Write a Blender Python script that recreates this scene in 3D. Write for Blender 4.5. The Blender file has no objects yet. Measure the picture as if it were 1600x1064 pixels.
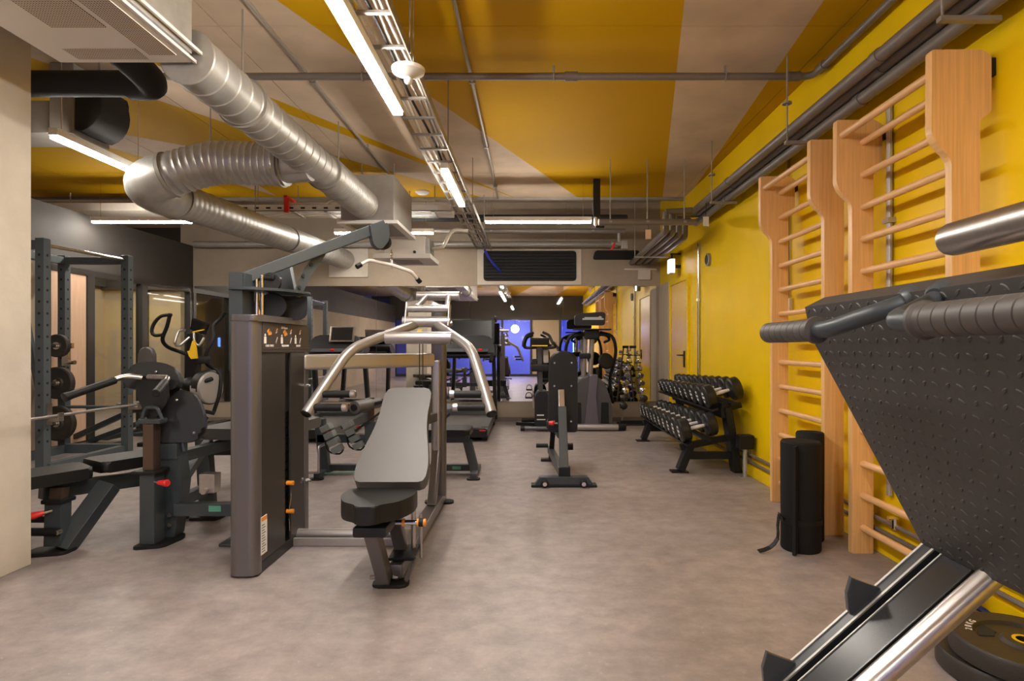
import bpy, bmesh, math, random
from mathutils import Vector, Matrix
random.seed(7)
PI = math.pi
sc = bpy.context.scene
C = sc.collection

# ------------------------------------------------------------------ camera
EYE = 1.2
FPX = 900.0
VPX, VPY = 830.0, 541.0
cd = bpy.data.cameras.new('camera'); cam = bpy.data.objects.new('camera', cd); C.objects.link(cam)
cd.sensor_width = 36.0; cd.lens = 36.0 * FPX / 1600.0
cd.shift_x = -(VPX - 800.0) / 1600.0; cd.shift_y = (VPY - 532.0) / 1600.0
cd.clip_start = 0.02
cam.location = (0, 0, EYE); cam.rotation_euler = (PI / 2, 0, 0)
sc.camera = cam

# ------------------------------------------------------------------ view, world
sc.view_settings.view_transform = 'Standard'
sc.view_settings.look = 'None'
sc.view_settings.gamma = 1.0
sc.view_settings.use_curve_mapping = False
sc.view_settings.exposure = 1.05
wd = bpy.data.worlds.new('world'); sc.world = wd; wd.use_nodes = True
bg = wd.node_tree.nodes['Background']
bg.inputs[0].default_value = (0.05, 0.07, 0.16, 1); bg.inputs[1].default_value = 0.2
sc.cycles.use_denoising = True
sc.cycles.max_bounces = 8
sc.cycles.sample_clamp_indirect = 6.0
sc.cycles.caustics_reflective = False
sc.cycles.caustics_refractive = False
LED = 62.0          # radiance of the ceiling strips

def area_light(name, loc, rot, sx, sy, power, col):
    l = bpy.data.lights.new(name, 'AREA'); l.shape = 'RECTANGLE'; l.size = sx; l.size_y = sy
    l.energy = power; l.color = col
    o = bpy.data.objects.new(name, l); C.objects.link(o); o.location = loc; o.rotation_euler = rot
    return o
# lamps of the neighbouring rooms seen through the glazing
area_light('corridor_lamp', (-6.8, 8.6, 2.9), (0, 0, 0), 1.0, 4.0, 42, (1, .86, .68))
area_light('blue_room_lamp', (-0.5, -5.9, 2.9), (0, 0, 0), 6.0, .6, 260, (.03, .07, 1.0))
area_light('white_room_lamp', (-0.7, -6.3, 2.5), (0, 0, 0), .5, .5, 16, (.9, .85, 1.0))

# ------------------------------------------------------------------ materials
def mat(name, col, rough=.5, metal=0., var=0., vscale=3., bump=0., bscale=40., spec=.5, col2=None, stretch=None, emit=0, coat=0., obj=False):
    m = bpy.data.materials.new(name); m.use_nodes = True
    nt = m.node_tree; b = nt.nodes['Principled BSDF']
    b.inputs['Base Color'].default_value = (*col, 1); b.inputs['Roughness'].default_value = rough
    b.inputs['Metallic'].default_value = metal
    b.inputs['Specular IOR Level'].default_value = spec
    if coat: b.inputs['Coat Weight'].default_value = coat
    if emit:
        b.inputs['Emission Color'].default_value = (*col, 1); b.inputs['Emission Strength'].default_value = emit
    if var or bump:
        if obj:
            tc = nt.nodes.new('ShaderNodeTexCoord'); src = tc.outputs['Object']
        else:
            g = nt.nodes.new('ShaderNodeNewGeometry'); src = g.outputs['Position']
        if stretch:
            mp = nt.nodes.new('ShaderNodeMapping'); mp.inputs['Scale'].default_value = stretch
            nt.links.new(src, mp.inputs['Vector']); src = mp.outputs['Vector']
    if var:
        n = nt.nodes.new('ShaderNodeTexNoise'); n.inputs['Scale'].default_value = vscale; n.inputs['Detail'].default_value = 6
        n.inputs['Roughness'].default_value = .6
        nt.links.new(src, n.inputs['Vector'])
        r = nt.nodes.new('ShaderNodeValToRGB')
        c2 = col2 or tuple(c * (1 - var) for c in col); c1 = tuple(min(1, c * (1 + var * .6)) for c in col)
        r.color_ramp.elements[0].position = .32; r.color_ramp.elements[0].color = (*c2, 1)
        r.color_ramp.elements[1].position = .68; r.color_ramp.elements[1].color = (*c1, 1)
        nt.links.new(n.outputs['Fac'], r.inputs['Fac']); nt.links.new(r.outputs['Color'], b.inputs['Base Color'])
    if bump:
        n2 = nt.nodes.new('ShaderNodeTexNoise'); n2.inputs['Scale'].default_value = bscale; n2.inputs['Detail'].default_value = 4
        nt.links.new(src, n2.inputs['Vector'])
        bp = nt.nodes.new('ShaderNodeBump'); bp.inputs['Strength'].default_value = bump; bp.inputs['Distance'].default_value = .01
        nt.links.new(n2.outputs['Fac'], bp.inputs['Height']); nt.links.new(bp.outputs['Normal'], b.inputs['Normal'])
    return m

M = {}
M['yellow'] = mat('yellow_wall_paint', (.90, .60, .003), .40, var=.07, vscale=1.3, bump=.12, bscale=6, spec=.22)
M['yellow_door'] = mat('yellow_door_paint', (.84, .52, .005), .26, spec=.3, var=.05, vscale=1)
M['concrete'] = mat('bare_concrete', (.37, .30, .225), .8, var=.14, vscale=1.6, bump=.25, bscale=18)
M['concrete_light'] = mat('column_concrete', (.62, .555, .465), .8, var=.13, vscale=2.2, bump=.3, bscale=14)
M['plinth'] = mat('grey_plinth', (.17, .14, .12), .6)
M['dark_wall'] = mat('dark_wall_paint', (.060, .053, .047), .7, var=.08)
M['beige'] = mat('corridor_beige', (.52, .42, .30), .8, var=.08, vscale=1)
M['wood_panel'] = mat('pale_wood_panel', (.70, .47, .32), .5, var=.10, vscale=5, stretch=(1, 6, .5))
M['wood'] = mat('beech', (.80, .47, .19), .36, var=.14, vscale=7, stretch=(14, 3, .35), bump=.05)
M['rung'] = mat('beech_rung', (.78, .46, .22), .36, var=.12, vscale=7, stretch=(9, 1, 9))
M['frame'] = mat('dark_window_frame', (.035, .032, .03), .4)
M['char'] = mat('charcoal_powdercoat', (.038, .048, .054), .40, var=.06, vscale=20)
M['blackm'] = mat('black_metal', (.010, .010, .011), .4, spec=.35)
M['silver'] = mat('bronze_silver_powdercoat', (.44, .415, .40), .34, metal=.7)
M['tower'] = mat('tower_grey', (.155, .145, .15), .3, metal=.55)
M['tower_black'] = mat('tower_black_panel', (.028, .024, .021), .42)
M['placard'] = mat('placard', (.055, .042, .037), .32)
M['vinyl'] = mat('black_vinyl', (.010, .0097, .0097), .40, spec=.35, bump=.12, bscale=260)
M['vinyl_grey'] = mat('grey_vinyl', (.080, .074, .071), .44, spec=.9, bump=.12, bscale=260)
M['chrome'] = mat('chrome', (.72, .70, .68), .16, metal=1)
M['steel'] = mat('brushed_steel', (.52, .49, .47), .28, metal=1, var=.12, vscale=20, stretch=(1, 30, 1))
M['galv'] = mat('galvanised_sheet', (.46, .45, .42), .44, metal=.6, var=.16, vscale=9)
M['bar_white'] = mat('pale_satin_metal', (.78, .74, .70), .4, metal=.3)
M['rack_grey'] = mat('rack_powdercoat', (.070, .086, .094), .42)
M['galv_dull'] = mat('dull_galvanised', (.33, .305, .27), .5, metal=.3, var=.12, vscale=6)
M['rubber'] = mat('black_rubber', (.009, .0088, .0088), .5, spec=.3)
M['rubber_head'] = mat('dumbbell_rubber', (.014, .0135, .013), .36)
M['plate_rubber'] = mat('weight_plate_rubber', (.028, .023, .019), .5, bump=.1, bscale=120)
M['foam'] = mat('black_foam', (.010, .010, .010), .8, spec=.25, bump=.1, bscale=90)
M['grip'] = mat('ribbed_grip', (.06, .052, .047), .5)
M['white'] = mat('white_plastic', (.78, .76, .72), .4)
M['print'] = mat('white_print', (.85, .82, .78), .5)
M['orange'] = mat('orange_plastic', (.85, .30, .02), .4)
M['orange_print'] = mat('orange_print', (.85, .33, .05), .5)
M['red'] = mat('red_plastic', (.75, .03, .025), .35)
M['green'] = mat('green_print', (.10, .35, .24), .5)
M['yellow_cloth'] = mat('yellow_towel', (.85, .50, .01), .8)
M['yellow_plastic'] = mat('yellow_plastic', (.80, .50, .01), .4)
M['pipe'] = mat('pipe_grey_brown', (.185, .16, .138), .42, metal=.1, var=.1, vscale=6)
M['conduit'] = mat('conduit_grey', (.30, .255, .21), .45, metal=.2)
M['blue'] = mat('blue_cable', (.02, .04, .55), .5)
M['navy'] = mat('navy_band', (.01, .02, .10), .6)
M['hose'] = mat('white_hose', (.55, .50, .42), .5)
M['screen'] = mat('dark_screen', (.008, .008, .008), .25)
M['bronze'] = mat('bronze_tube', (.11, .075, .055), .32, metal=.6)
M['disc_grey'] = mat('grey_cover', (.36, .33, .30), .4)
M['diamond'] = mat('tread_plate', (.040, .037, .035), .48, bump=.06, bscale=60)
M['housing_grey'] = mat('housing_grey', (.075, .072, .070), .32, metal=.2)
M['logo_grey'] = mat('logo_grey', (.30, .30, .30), .4)
M['pad_grey'] = mat('grey_pad', (.17, .185, .185), .5)
M['rail_black'] = mat('rail_gloss_black', (.012, .012, .014), .25)
M['rail_dark'] = mat('rail_charcoal', (.028, .030, .034), .32)
M['rail_grey'] = mat('rail_dark_grey', (.085, .09, .095), .35, metal=.3)
M['mirror'] = mat('mirror', (.80, .79, .77), .01, metal=1)
M['black_hole'] = mat('black_recess', (.012, .012, .012), .8)
M['led'] = mat('led_light', (1.0, .925, .84), .5, emit=LED)
M['blue_tube'] = mat('blue_neon', (.08, .22, 1.0), .5, emit=14)
M['exit_glow'] = mat('exit_sign_light', (.95, .80, 1.0), .5, emit=3.2)
M['pend_glow'] = mat('pendant_light', (.9, .85, 1.0), .5, emit=14)
M['blue_wall'] = mat('blue_lit_wall', (.38, .38, .46), .7)
M['duct_dark'] = mat('dark_insulation', (.012, .011, .010), .8)

def glass_mat():
    m = bpy.data.materials.new('window_glass'); m.use_nodes = True; nt = m.node_tree; nt.nodes.clear()
    out = nt.nodes.new('ShaderNodeOutputMaterial'); mx = nt.nodes.new('ShaderNodeMixShader')
    t = nt.nodes.new('ShaderNodeBsdfTransparent'); t.inputs[0].default_value = (.90, .92, .90, 1)
    g = nt.nodes.new('ShaderNodeBsdfGlossy'); g.inputs['Roughness'].default_value = .02
    lw = nt.nodes.new('ShaderNodeLayerWeight'); lw.inputs['Blend'].default_value = .5
    pw = nt.nodes.new('ShaderNodeMath'); pw.operation = 'POWER'; pw.inputs[1].default_value = 4.0; nt.links.new(lw.outputs['Facing'], pw.inputs[0])
    fr = nt.nodes.new('ShaderNodeMath'); fr.operation = 'MULTIPLY_ADD'; fr.inputs[1].default_value = .8; fr.inputs[2].default_value = .025; nt.links.new(pw.outputs[0], fr.inputs[0])
    nt.links.new(fr.outputs[0], mx.inputs[0]); nt.links.new(t.outputs[0], mx.inputs[1]); nt.links.new(g.outputs[0], mx.inputs[2])
    nt.links.new(mx.outputs[0], out.inputs[0]); return m
M['glass'] = glass_mat()

def floor_mat():
    m = mat('vinyl_floor', (.3, .25, .24), .42); nt = m.node_tree; b = nt.nodes['Principled BSDF']
    g = nt.nodes.new('ShaderNodeNewGeometry')
    def noise(s, d, r=.6, stretch=(1, 1, 1)):
        mp = nt.nodes.new('ShaderNodeMapping'); mp.inputs['Scale'].default_value = stretch
        nt.links.new(g.outputs['Position'], mp.inputs['Vector'])
        n = nt.nodes.new('ShaderNodeTexNoise'); n.inputs['Scale'].default_value = s; n.inputs['Detail'].default_value = d
        n.inputs['Roughness'].default_value = r; nt.links.new(mp.outputs['Vector'], n.inputs['Vector']); return n.outputs['Fac']
    def ramp(f, a, ca, bb, cb):
        r = nt.nodes.new('ShaderNodeValToRGB'); r.color_ramp.elements[0].position = a; r.color_ramp.elements[0].color = (*ca, 1)
        r.color_ramp.elements[1].position = bb; r.color_ramp.elements[1].color = (*cb, 1); nt.links.new(f, r.inputs['Fac']); return r.outputs['Color']
    def mix(f, a, bb):
        x = nt.nodes.new('ShaderNodeMixRGB')
        nt.links.new(f, x.inputs['Fac']); nt.links.new(a, x.inputs['Color1'])
        if isinstance(bb, tuple): x.inputs['Color2'].default_value = (*bb, 1)
        else: nt.links.new(bb, x.inputs['Color2'])
        return x.outputs['Color']
    big = ramp(noise(1.1, 5, .6), .34, (.20, .17, .163), .68, (.355, .305, .292))
    mid = ramp(noise(7.5, 9, .72, (.9, 1.1, 1)), .30, (.14, .126, .12), .68, (.45, .372, .356))
    half = nt.nodes.new('ShaderNodeMixRGB'); half.inputs['Fac'].default_value = .52
    nt.links.new(big, half.inputs['Color1']); nt.links.new(mid, half.inputs['Color2'])
    fl = ramp(noise(38, 5, .75), .60, (0, 0, 0), .74, (.55, .55, .55))
    c = mix(fl, half.outputs['Color'], (.56, .49, .45))
    dk = ramp(noise(2.6, 8, .7, (1.3, .8, 1)), .58, (0, 0, 0), .78, (.55, .55, .55))
    c = mix(dk, c, (.13, .125, .115))
    nt.links.new(c, b.inputs['Base Color'])
    bp = nt.nodes.new('ShaderNodeBump'); bp.inputs['Strength'].default_value = .08; bp.inputs['Distance'].default_value = .004
    nt.links.new(noise(60, 3), bp.inputs['Height']); nt.links.new(bp.outputs['Normal'], b.inputs['Normal'])
    return m
M['floor'] = floor_mat()

STRIPES = [  # convex polygons of yellow paint on the slab, plan coordinates in metres
    [(-.813, -4.6), (-.70, -4.6), (1.80, 7.9), (.70, 7.9), (-.813, 4.6)],
    [(.95, -4.6), (2.3, -4.6), (2.3, 7.9), (2.12, 7.9)],
    [(-5.6, -1.2), (-.1, 7.95), (-.2, 7.8), (-5.6, .58)],
    [(-5.6, .62), (-2.55, 5.45), (-3.3, 5.86), (-5.6, 4.11)],
    [(-2.62, 5.36), (-.55, 7.88), (-3.4, 7.88), (-3.36, 5.81)],
    [(-8.2, 4.6), (-4.34, 5.60), (-4.1, 6.1), (-3.3, 7.88), (-8.2, 7.9)],
    [(-3.4, -1.3), (-1.7, -1.3), (-1.02, 3.4), (-1.15, 4.1)],
]
def ceiling_mat():
    m = mat('painted_slab', (.47, .37, .28), .75, spec=.15, bump=.15, bscale=14); nt = m.node_tree; b = nt.nodes['Principled BSDF']
    g = nt.nodes.new('ShaderNodeNewGeometry')
    sx = nt.nodes.new('ShaderNodeSeparateXYZ'); nt.links.new(g.outputs['Position'], sx.inputs[0])
    def math_(op, a, bb):
        n = nt.nodes.new('ShaderNodeMath'); n.operation = op
        for i, v in enumerate((a, bb)):
            if isinstance(v, (int, float)): n.inputs[i].default_value = v
            else: nt.links.new(v, n.inputs[i])
        return n.outputs[0]
    total = None
    for poly in STRIPES:
        area = sum(poly[i][0] * poly[(i + 1) % len(poly)][1] - poly[(i + 1) % len(poly)][0] * poly[i][1] for i in range(len(poly)))
        s = 1 if area > 0 else -1
        acc = None
        for i in range(len(poly)):
            (x0, y0), (x1, y1) = poly[i], poly[(i + 1) % len(poly)]
            nx, ny = -(y1 - y0) * s, (x1 - x0) * s
            c = nx * x0 + ny * y0
            h = math_('GREATER_THAN', math_('ADD', math_('MULTIPLY', sx.outputs[0], nx), math_('MULTIPLY', sx.outputs[1], ny)), c)
            acc = h if acc is None else math_('MULTIPLY', acc, h)
        total = acc if total is None else math_('MAXIMUM', total, acc)
    n = nt.nodes.new('ShaderNodeTexNoise'); n.inputs['Scale'].default_value = 2.2; n.inputs['Detail'].default_value = 6
    nt.links.new(g.outputs['Position'], n.inputs['Vector'])
    r = nt.nodes.new('ShaderNodeValToRGB')
    r.color_ramp.elements[0].position = .3; r.color_ramp.elements[0].color = (.49, .38, .275, 1)
    r.color_ramp.elements[1].position = .7; r.color_ramp.elements[1].color = (.66, .51, .37, 1)
    nt.links.new(n.outputs['Fac'], r.inputs['Fac'])
    mx = nt.nodes.new('ShaderNodeMixRGB'); mx.inputs['Color2'].default_value = (.52, .29, .001, 1)
    nt.links.new(total, mx.inputs['Fac']); nt.links.new(r.outputs['Color'], mx.inputs['Color1'])
    nt.links.new(mx.outputs['Color'], b.inputs['Base Color']); return m
M['ceiling'] = ceiling_mat()

def perforated_mat():
    m = mat('perforated_sheet', (.62, .56, .48), .5); nt = m.node_tree; b = nt.nodes['Principled BSDF']
    g = nt.nodes.new('ShaderNodeNewGeometry')
    v = nt.nodes.new('ShaderNodeTexVoronoi'); v.voronoi_dimensions = '2D'; v.inputs['Scale'].default_value = 85; v.inputs['Randomness'].default_value = 0
    nt.links.new(g.outputs['Position'], v.inputs['Vector'])
    r = nt.nodes.new('ShaderNodeValToRGB')
    r.color_ramp.elements[0].position = .30; r.color_ramp.elements[0].color = (.10, .085, .07, 1)
    r.color_ramp.elements[1].position = .40; r.color_ramp.elements[1].color = (.70, .63, .54, 1)
    nt.links.new(v.outputs['Distance'], r.inputs['Fac']); nt.links.new(r.outputs['Color'], b.inputs['Base Color']); return m
M['perf'] = perforated_mat()

# ------------------------------------------------------------------ mesh helpers
def V(*a): return Vector(a[0] if len(a) == 1 else a)
def W(px, py, Y):
    """world point on the depth plane Y that stands at a photograph position"""
    return Vector(((px - VPX) / FPX * Y, Y, EYE + (VPY - py) / FPX * Y))

def frame_for(d, up=None):
    d = d.normalized()
    up = Vector(up) if up is not None else Vector((0, 0, 1))
    if abs(d.dot(up.normalized())) > .98: up = Vector((0, 1, 0)) if abs(d.y) < .9 else Vector((1, 0, 0))
    x = up.cross(d).normalized(); y = d.cross(x).normalized()
    return x, y, d

def catmull(pts, step=.04, closed=False):
    pts = [Vector(p) for p in pts]
    if len(pts) < 3: return pts
    out = []; n = len(pts)
    rng = range(n if closed else n - 1)
    for i in rng:
        p1, p2 = pts[i], pts[(i + 1) % n]
        p0 = pts[i - 1] if (i > 0 or closed) else p1 + (p1 - p2)
        p3 = pts[(i + 2) % n] if (i + 2 < n or closed) else p2 + (p2 - p1)
        k = max(2, int((p2 - p1).length / step))
        for j in range(k):
            t = j / k
            out.append(.5 * ((2 * p1) + (-p0 + p2) * t + (2 * p0 - 5 * p1 + 4 * p2 - p3) * t * t + (-p0 + 3 * p1 - 3 * p2 + p3) * t ** 3))
    if not closed: out.append(pts[-1])
    return out

def rounded(pts, r=.04, k=5):
    """polyline with its corners rounded (any dimension)"""
    pts = [Vector(p) for p in pts]; out = [pts[0]]
    for i in range(1, len(pts) - 1):
        a, b, c = pts[i - 1], pts[i], pts[i + 1]
        d1 = (a - b); d2 = (c - b)
        rr = min(r, d1.length * .48, d2.length * .48)
        p, q = b + d1.normalized() * rr, b + d2.normalized() * rr
        for j in range(k + 1):
            t = j / k; out.append((1 - t) ** 2 * p + 2 * t * (1 - t) * b + t * t * q)
    out.append(pts[-1]); return out

def rpoly(pts, r, k=4):
    """closed 2D polygon with rounded corners; r a number or one per corner"""
    out = []; n = len(pts)
    for i in range(n):
        a, b, c = Vector(pts[i - 1]), Vector(pts[i]), Vector(pts[(i + 1) % n])
        ri = r[i] if isinstance(r, (list, tuple)) else r
        d1, d2 = a - b, c - b
        rr = min(ri, d1.length * .49, d2.length * .49)
        if rr < 1e-5: out.append(tuple(b)); continue
        p, q = b + d1.normalized() * rr, b + d2.normalized() * rr
        for j in range(k + 1):
            t = j / k; v = (1 - t) ** 2 * p + 2 * t * (1 - t) * b + t * t * q
            out.append((v.x, v.y))
    return out

class MB:
    def __init__(self): self.b = bmesh.new(); self.soft = False
    def _bevel(self, vs, w, seg=2):
        self.soft = True
        vset = set(vs); es = [e for e in self.b.edges if e.verts[0] in vset and e.verts[1] in vset]
        es = [e for e in es if len(e.link_faces) == 2 and e.calc_face_angle(0) > .6]
        if es: bmesh.ops.bevel(self.b, geom=es, offset=w, segments=seg, affect='EDGES', profile=.5, clamp_overlap=True)
    def box(self, c, s, R=None, bev=0., seg=2):
        mtx = Matrix.Translation(Vector(c)) @ (R.to_4x4() if R is not None else Matrix()) @ Matrix.Diagonal((*s, 1))
        g = bmesh.ops.create_cube(self.b, size=1, matrix=mtx)
        if bev: self._bevel(g['verts'], bev, seg)
        return self
    def b2(self, lo, hi, bev=0.):
        lo, hi = Vector(lo), Vector(hi); return self.box((lo + hi) / 2, hi - lo, None, bev)
    def bar(self, p0, p1, w, h, up=None, bev=0.):
        p0, p1 = Vector(p0), Vector(p1); x, y, z = frame_for(p1 - p0, up)
        R = Matrix((x, y, z)).transposed()
        return self.box((p0 + p1) / 2, (w, h, (p1 - p0).length), R, bev)
    def tube(self, pts, r, n=12, cap=True, closed=False):
        pts = [Vector(p) for p in pts]; k = len(pts)
        rs = r if isinstance(r, (list, tuple)) else [r] * k
        x = None; rings = []
        for i, p in enumerate(pts):
            if closed: d = pts[(i + 1) % k] - pts[i - 1]
            else: d = pts[min(i + 1, k - 1)] - pts[max(i - 1, 0)]
            if d.length < 1e-9: d = Vector((0, 0, 1))
            d.normalize()
            if x is None: x, y, _ = frame_for(d)
            else:
                x = (x - d * x.dot(d)); x.normalize(); y = d.cross(x)
            rings.append([self.b.verts.new(p + (x * math.cos(2 * PI * j / n) + y * math.sin(2 * PI * j / n)) * rs[i]) for j in range(n)])
        for i in range(k if closed else k - 1):
            a, bb = rings[i], rings[(i + 1) % k]
            for j in range(n):
                try: self.b.faces.new((a[j], a[(j + 1) % n], bb[(j + 1) % n], bb[j]))
                except ValueError: pass
        if cap and not closed:
            self.b.faces.new(list(reversed(rings[0]))); self.b.faces.new(rings[-1])
        return self
    def cyl(self, p0, p1, r, n=16, r1=None): return self.tube([p0, p1], [r, r if r1 is None else r1], n)
    def lathe(self, o, axis, prof, n=24, cap=True):
        """prof: (distance along axis, radius)"""
        o = Vector(o); x, y, d = frame_for(Vector(axis)); rings = []
        for t, r in prof:
            rings.append([self.b.verts.new(o + d * t + (x * math.cos(2 * PI * j / n) + y * math.sin(2 * PI * j / n)) * max(r, 1e-4)) for j in range(n)])
        for a, bb in zip(rings, rings[1:]):
            for j in range(n): self.b.faces.new((a[j], a[(j + 1) % n], bb[(j + 1) % n], bb[j]))
        if cap:
            self.b.faces.new(list(reversed(rings[0]))); self.b.faces.new(rings[-1])
        return self
    def prism(self, poly, o, u, v, t, bev=0., seg=2):
        """poly in the (u, v) plane at o, thickness t along u x v"""
        o, u, v = Vector(o), Vector(u).normalized(), Vector(v).normalized(); w = u.cross(v)
        a = [self.b.verts.new(o + u * p[0] + v * p[1]) for p in poly]
        bb = [self.b.verts.new(o + u * p[0] + v * p[1] + w * t) for p in poly]
        self.b.faces.new(list(reversed(a))); self.b.faces.new(bb)
        n = len(poly)
        for i in range(n): self.b.faces.new((a[i], a[(i + 1) % n], bb[(i + 1) % n], bb[i]))
        if bev:
            self.soft = True; es = []
            for ring in (a, bb):
                for i in range(n):
                    e = self.b.edges.get((ring[i], ring[(i + 1) % n]))
                    if e: es.append(e)
            bmesh.ops.bevel(self.b, geom=es, offset=bev, segments=seg, affect='EDGES', profile=.5, clamp_overlap=True)
        return self
    def ell(self, c, s, n=12):
        bmesh.ops.create_uvsphere(self.b, u_segments=n * 2, v_segments=n, radius=1, matrix=Matrix.Translation(Vector(c)) @ Matrix.Diagonal((*s, 1)))
        return self

def root_matrix(p):
    while p.parent is not None: p = p.parent
    return Matrix.Translation(p.location) @ p.rotation_euler.to_matrix().to_4x4()

def obj(name, mb, m, parent=None, label=None, kind=None, world=False, smooth=35):
    me = bpy.data.meshes.new(name)
    bmesh.ops.recalc_face_normals(mb.b, faces=mb.b.faces)
    if world and parent is not None: mb.b.transform(root_matrix(parent).inverted())
    soft = mb.soft; mb.b.to_mesh(me); mb.b.free()
    me.materials.append(M[m] if isinstance(m, str) else m)
    if smooth:
        me.polygons.foreach_set('use_smooth', [True] * len(me.polygons))
        me.set_sharp_from_angle(angle=math.radians(smooth))
    o = bpy.data.objects.new(name, me); C.objects.link(o)
    if soft and smooth:
        w_ = o.modifiers.new('weighted', 'WEIGHTED_NORMAL'); w_.keep_sharp = True; w_.weight = 80
    if parent is not None: o.parent = parent
    if label: o['label'] = label
    if kind: o['kind'] = kind
    return o

def struct(name, mb, m, parent=None):
    return obj(name, mb, m, parent, kind='structure' if parent is None else None)

def thing(name, label, cat, loc=(0, 0, 0), rz=0., group=None):
    o = bpy.data.objects.new(name, None); C.objects.link(o); o.empty_display_size = .1
    o.location = loc; o.rotation_euler = (0, 0, rz); o['label'] = label; o['category'] = cat
    if group: o['group'] = group
    return o
def tag(o, label, cat, group=None):
    o['label'] = label; o['category'] = cat
    if group: o['group'] = group
    return o

def dup(root, loc, rz, label, group=None):
    r = root.copy(); C.objects.link(r); r.location = loc; r.rotation_euler = (0, 0, rz); r['label'] = label
    if group: r['group'] = group
    for ch in list(root.children):
        c = ch.copy(); C.objects.link(c); c.parent = r
        for g in list(ch.children):
            d = g.copy(); C.objects.link(d); d.parent = c
    return r

def text(name, s, m, parent, o, u, v, size, shear=0., depth=.0008):
    """flat lettering as a mesh: o = left end of the baseline, u = reading direction, v = up"""
    cu = bpy.data.curves.new(name, 'FONT'); cu.body = s; cu.size = size; cu.shear = shear; cu.extrude = depth; cu.resolution_u = 3
    t = bpy.data.objects.new(name, cu); C.objects.link(t)
    me = bpy.data.meshes.new_from_object(t.evaluated_get(bpy.context.evaluated_depsgraph_get()))
    bpy.data.objects.remove(t); bpy.data.curves.remove(cu)
    u, v = Vector(u).normalized(), Vector(v).normalized(); w = u.cross(v)
    T = Matrix.Translation(Vector(o)) @ Matrix((u, v, w)).transposed().to_4x4()
    if parent is not None: T = root_matrix(parent).inverted() @ T
    me.transform(T); me.materials.clear(); me.materials.append(M[m]); me.name = name
    q = bpy.data.objects.new(name, me); C.objects.link(q); q.parent = parent
    return q

# ------------------------------------------------------------------ room shell
XL, XR, YB, YR = -5.4, 2.06, 9.2, -4.5
HC = 3.2
struct('floor', MB().b2((-9, -8, -.2), (XR + .3, 12, 0)), 'floor')
# slab of the ceiling, cast in panels with open joints
cl = struct('ceiling', MB().b2((-8.2, YR - .2, HC + .03), (XR + .3, 7.8, HC + .25)), 'concrete')
xs = [-8.2, -5.5, -3.9, -2.92, -1.95, 1.95, XR + .3]; ys = [YR - .2, -2.5, .55, 3.6, 6.65, 7.8]
for i in range(len(xs) - 1):
    for j in range(len(ys) - 1):
        g = .003
        struct('ceiling_panel', MB().b2((xs[i] + g, ys[j] + g, HC), (xs[i + 1] - g, ys[j + 1] - g, HC + .04)), 'ceiling', cl)
struct('ceiling', MB().b2((-8.2, 7.8, 3.5), (XR + .3, YB + .3, 3.7)), 'concrete')
struct('ceiling_beam', MB().b2((-8.0, 7.72, HC - .035), (XR, 7.8, HC - .001), .004), 'galv_dull')
struct('wall_right', MB().b2((XR, YR - .2, 0), (XR + .25, YB + .3, 3.5)), 'yellow')
struct('wall_back', MB().b2((XL - .2, YB, 0), (XR, YB + .25, 3.5)), 'concrete')
struct('baseboard_back', MB().b2((XL, YB - .015, 0), (XR, YB, .07), .003), 'plinth')
# concrete pilaster in the corner beside the mirror
struct('trim_1', MB().b2((XR - .025, 8.56, 0), (XR, YB - .02, 2.16), .004), 'beige')
# yellow kerb along the yellow wall
struct('baseboard_right', MB().b2((XR - .035, YR, 0), (XR, 7.3, .10), .004), 'yellow')
# left wall: dark band above the glazing, concrete nearer the camera
struct('wall_left', MB().b2((XL - .2, -4.5, 2.13), (XL, YB, 2.80)), 'dark_wall')
struct('wall_left_lower', MB().b2((XL - .2, -4.5, 0), (XL, 6.40, 2.13)), 'concrete')
wl = struct('window_1', MB().b2((XL - .08, 6.40, 2.06), (XL - .0, YB, 2.13)).b2((XL - .08, 6.40, 0), (XL - .0, YB, .06)), 'frame')
for a, b in ((6.40, 6.47), (7.0, 7.12), (7.98, 8.10), (9.10, 9.2)):
    struct('post', MB().b2((XL - .08, a, .06), (XL + .01, b, 2.06), .004), 'frame', wl)
struct('panel', MB().b2((XL - .05, 6.47, .06), (XL - .01, 7.0, 2.06)), 'wood_panel', wl)
for a, b in ((7.12, 7.98), (8.10, 9.10)):
    struct('pane', MB().b2((XL - .045, a, .06), (XL - .035, b, 2.06)), 'glass', wl)
struct('wall_corridor', MB().b2((-8.2, -4.5, 0), (-8.0, 12, 3.5)), 'beige')
struct('wall_corridor_end', MB().b2((-8.2, 10.8, 0), (XL - .2, 11, 3.5)), 'beige')
struct('ceiling_corridor', MB().b2((-8.2, YB + .3, 3.4), (XL - .2, 11, 3.5)), 'concrete')
struct('trim_3', MB().b2((-8.0, 10.70, 2.25), (XL - .2, 10.79, 3.4)).b2((-7.98, 6.0, 2.3), (-7.9, 10.8, 3.2)), 'dark_wall')
struct('trim_4', MB().b2((-7.28, 10.74, 0), (-7.16, 10.79, 2.25)).b2((-6.35, 10.74, 0), (-6.1, 10.79, 2.25)), 'frame')
struct('trim_2', MB().b2((-7.99, 6.4, 0), (-7.94, 6.55, 3.0)).b2((-7.99, 9.4, 0), (-7.94, 9.55, 3.0)), 'frame')
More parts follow.
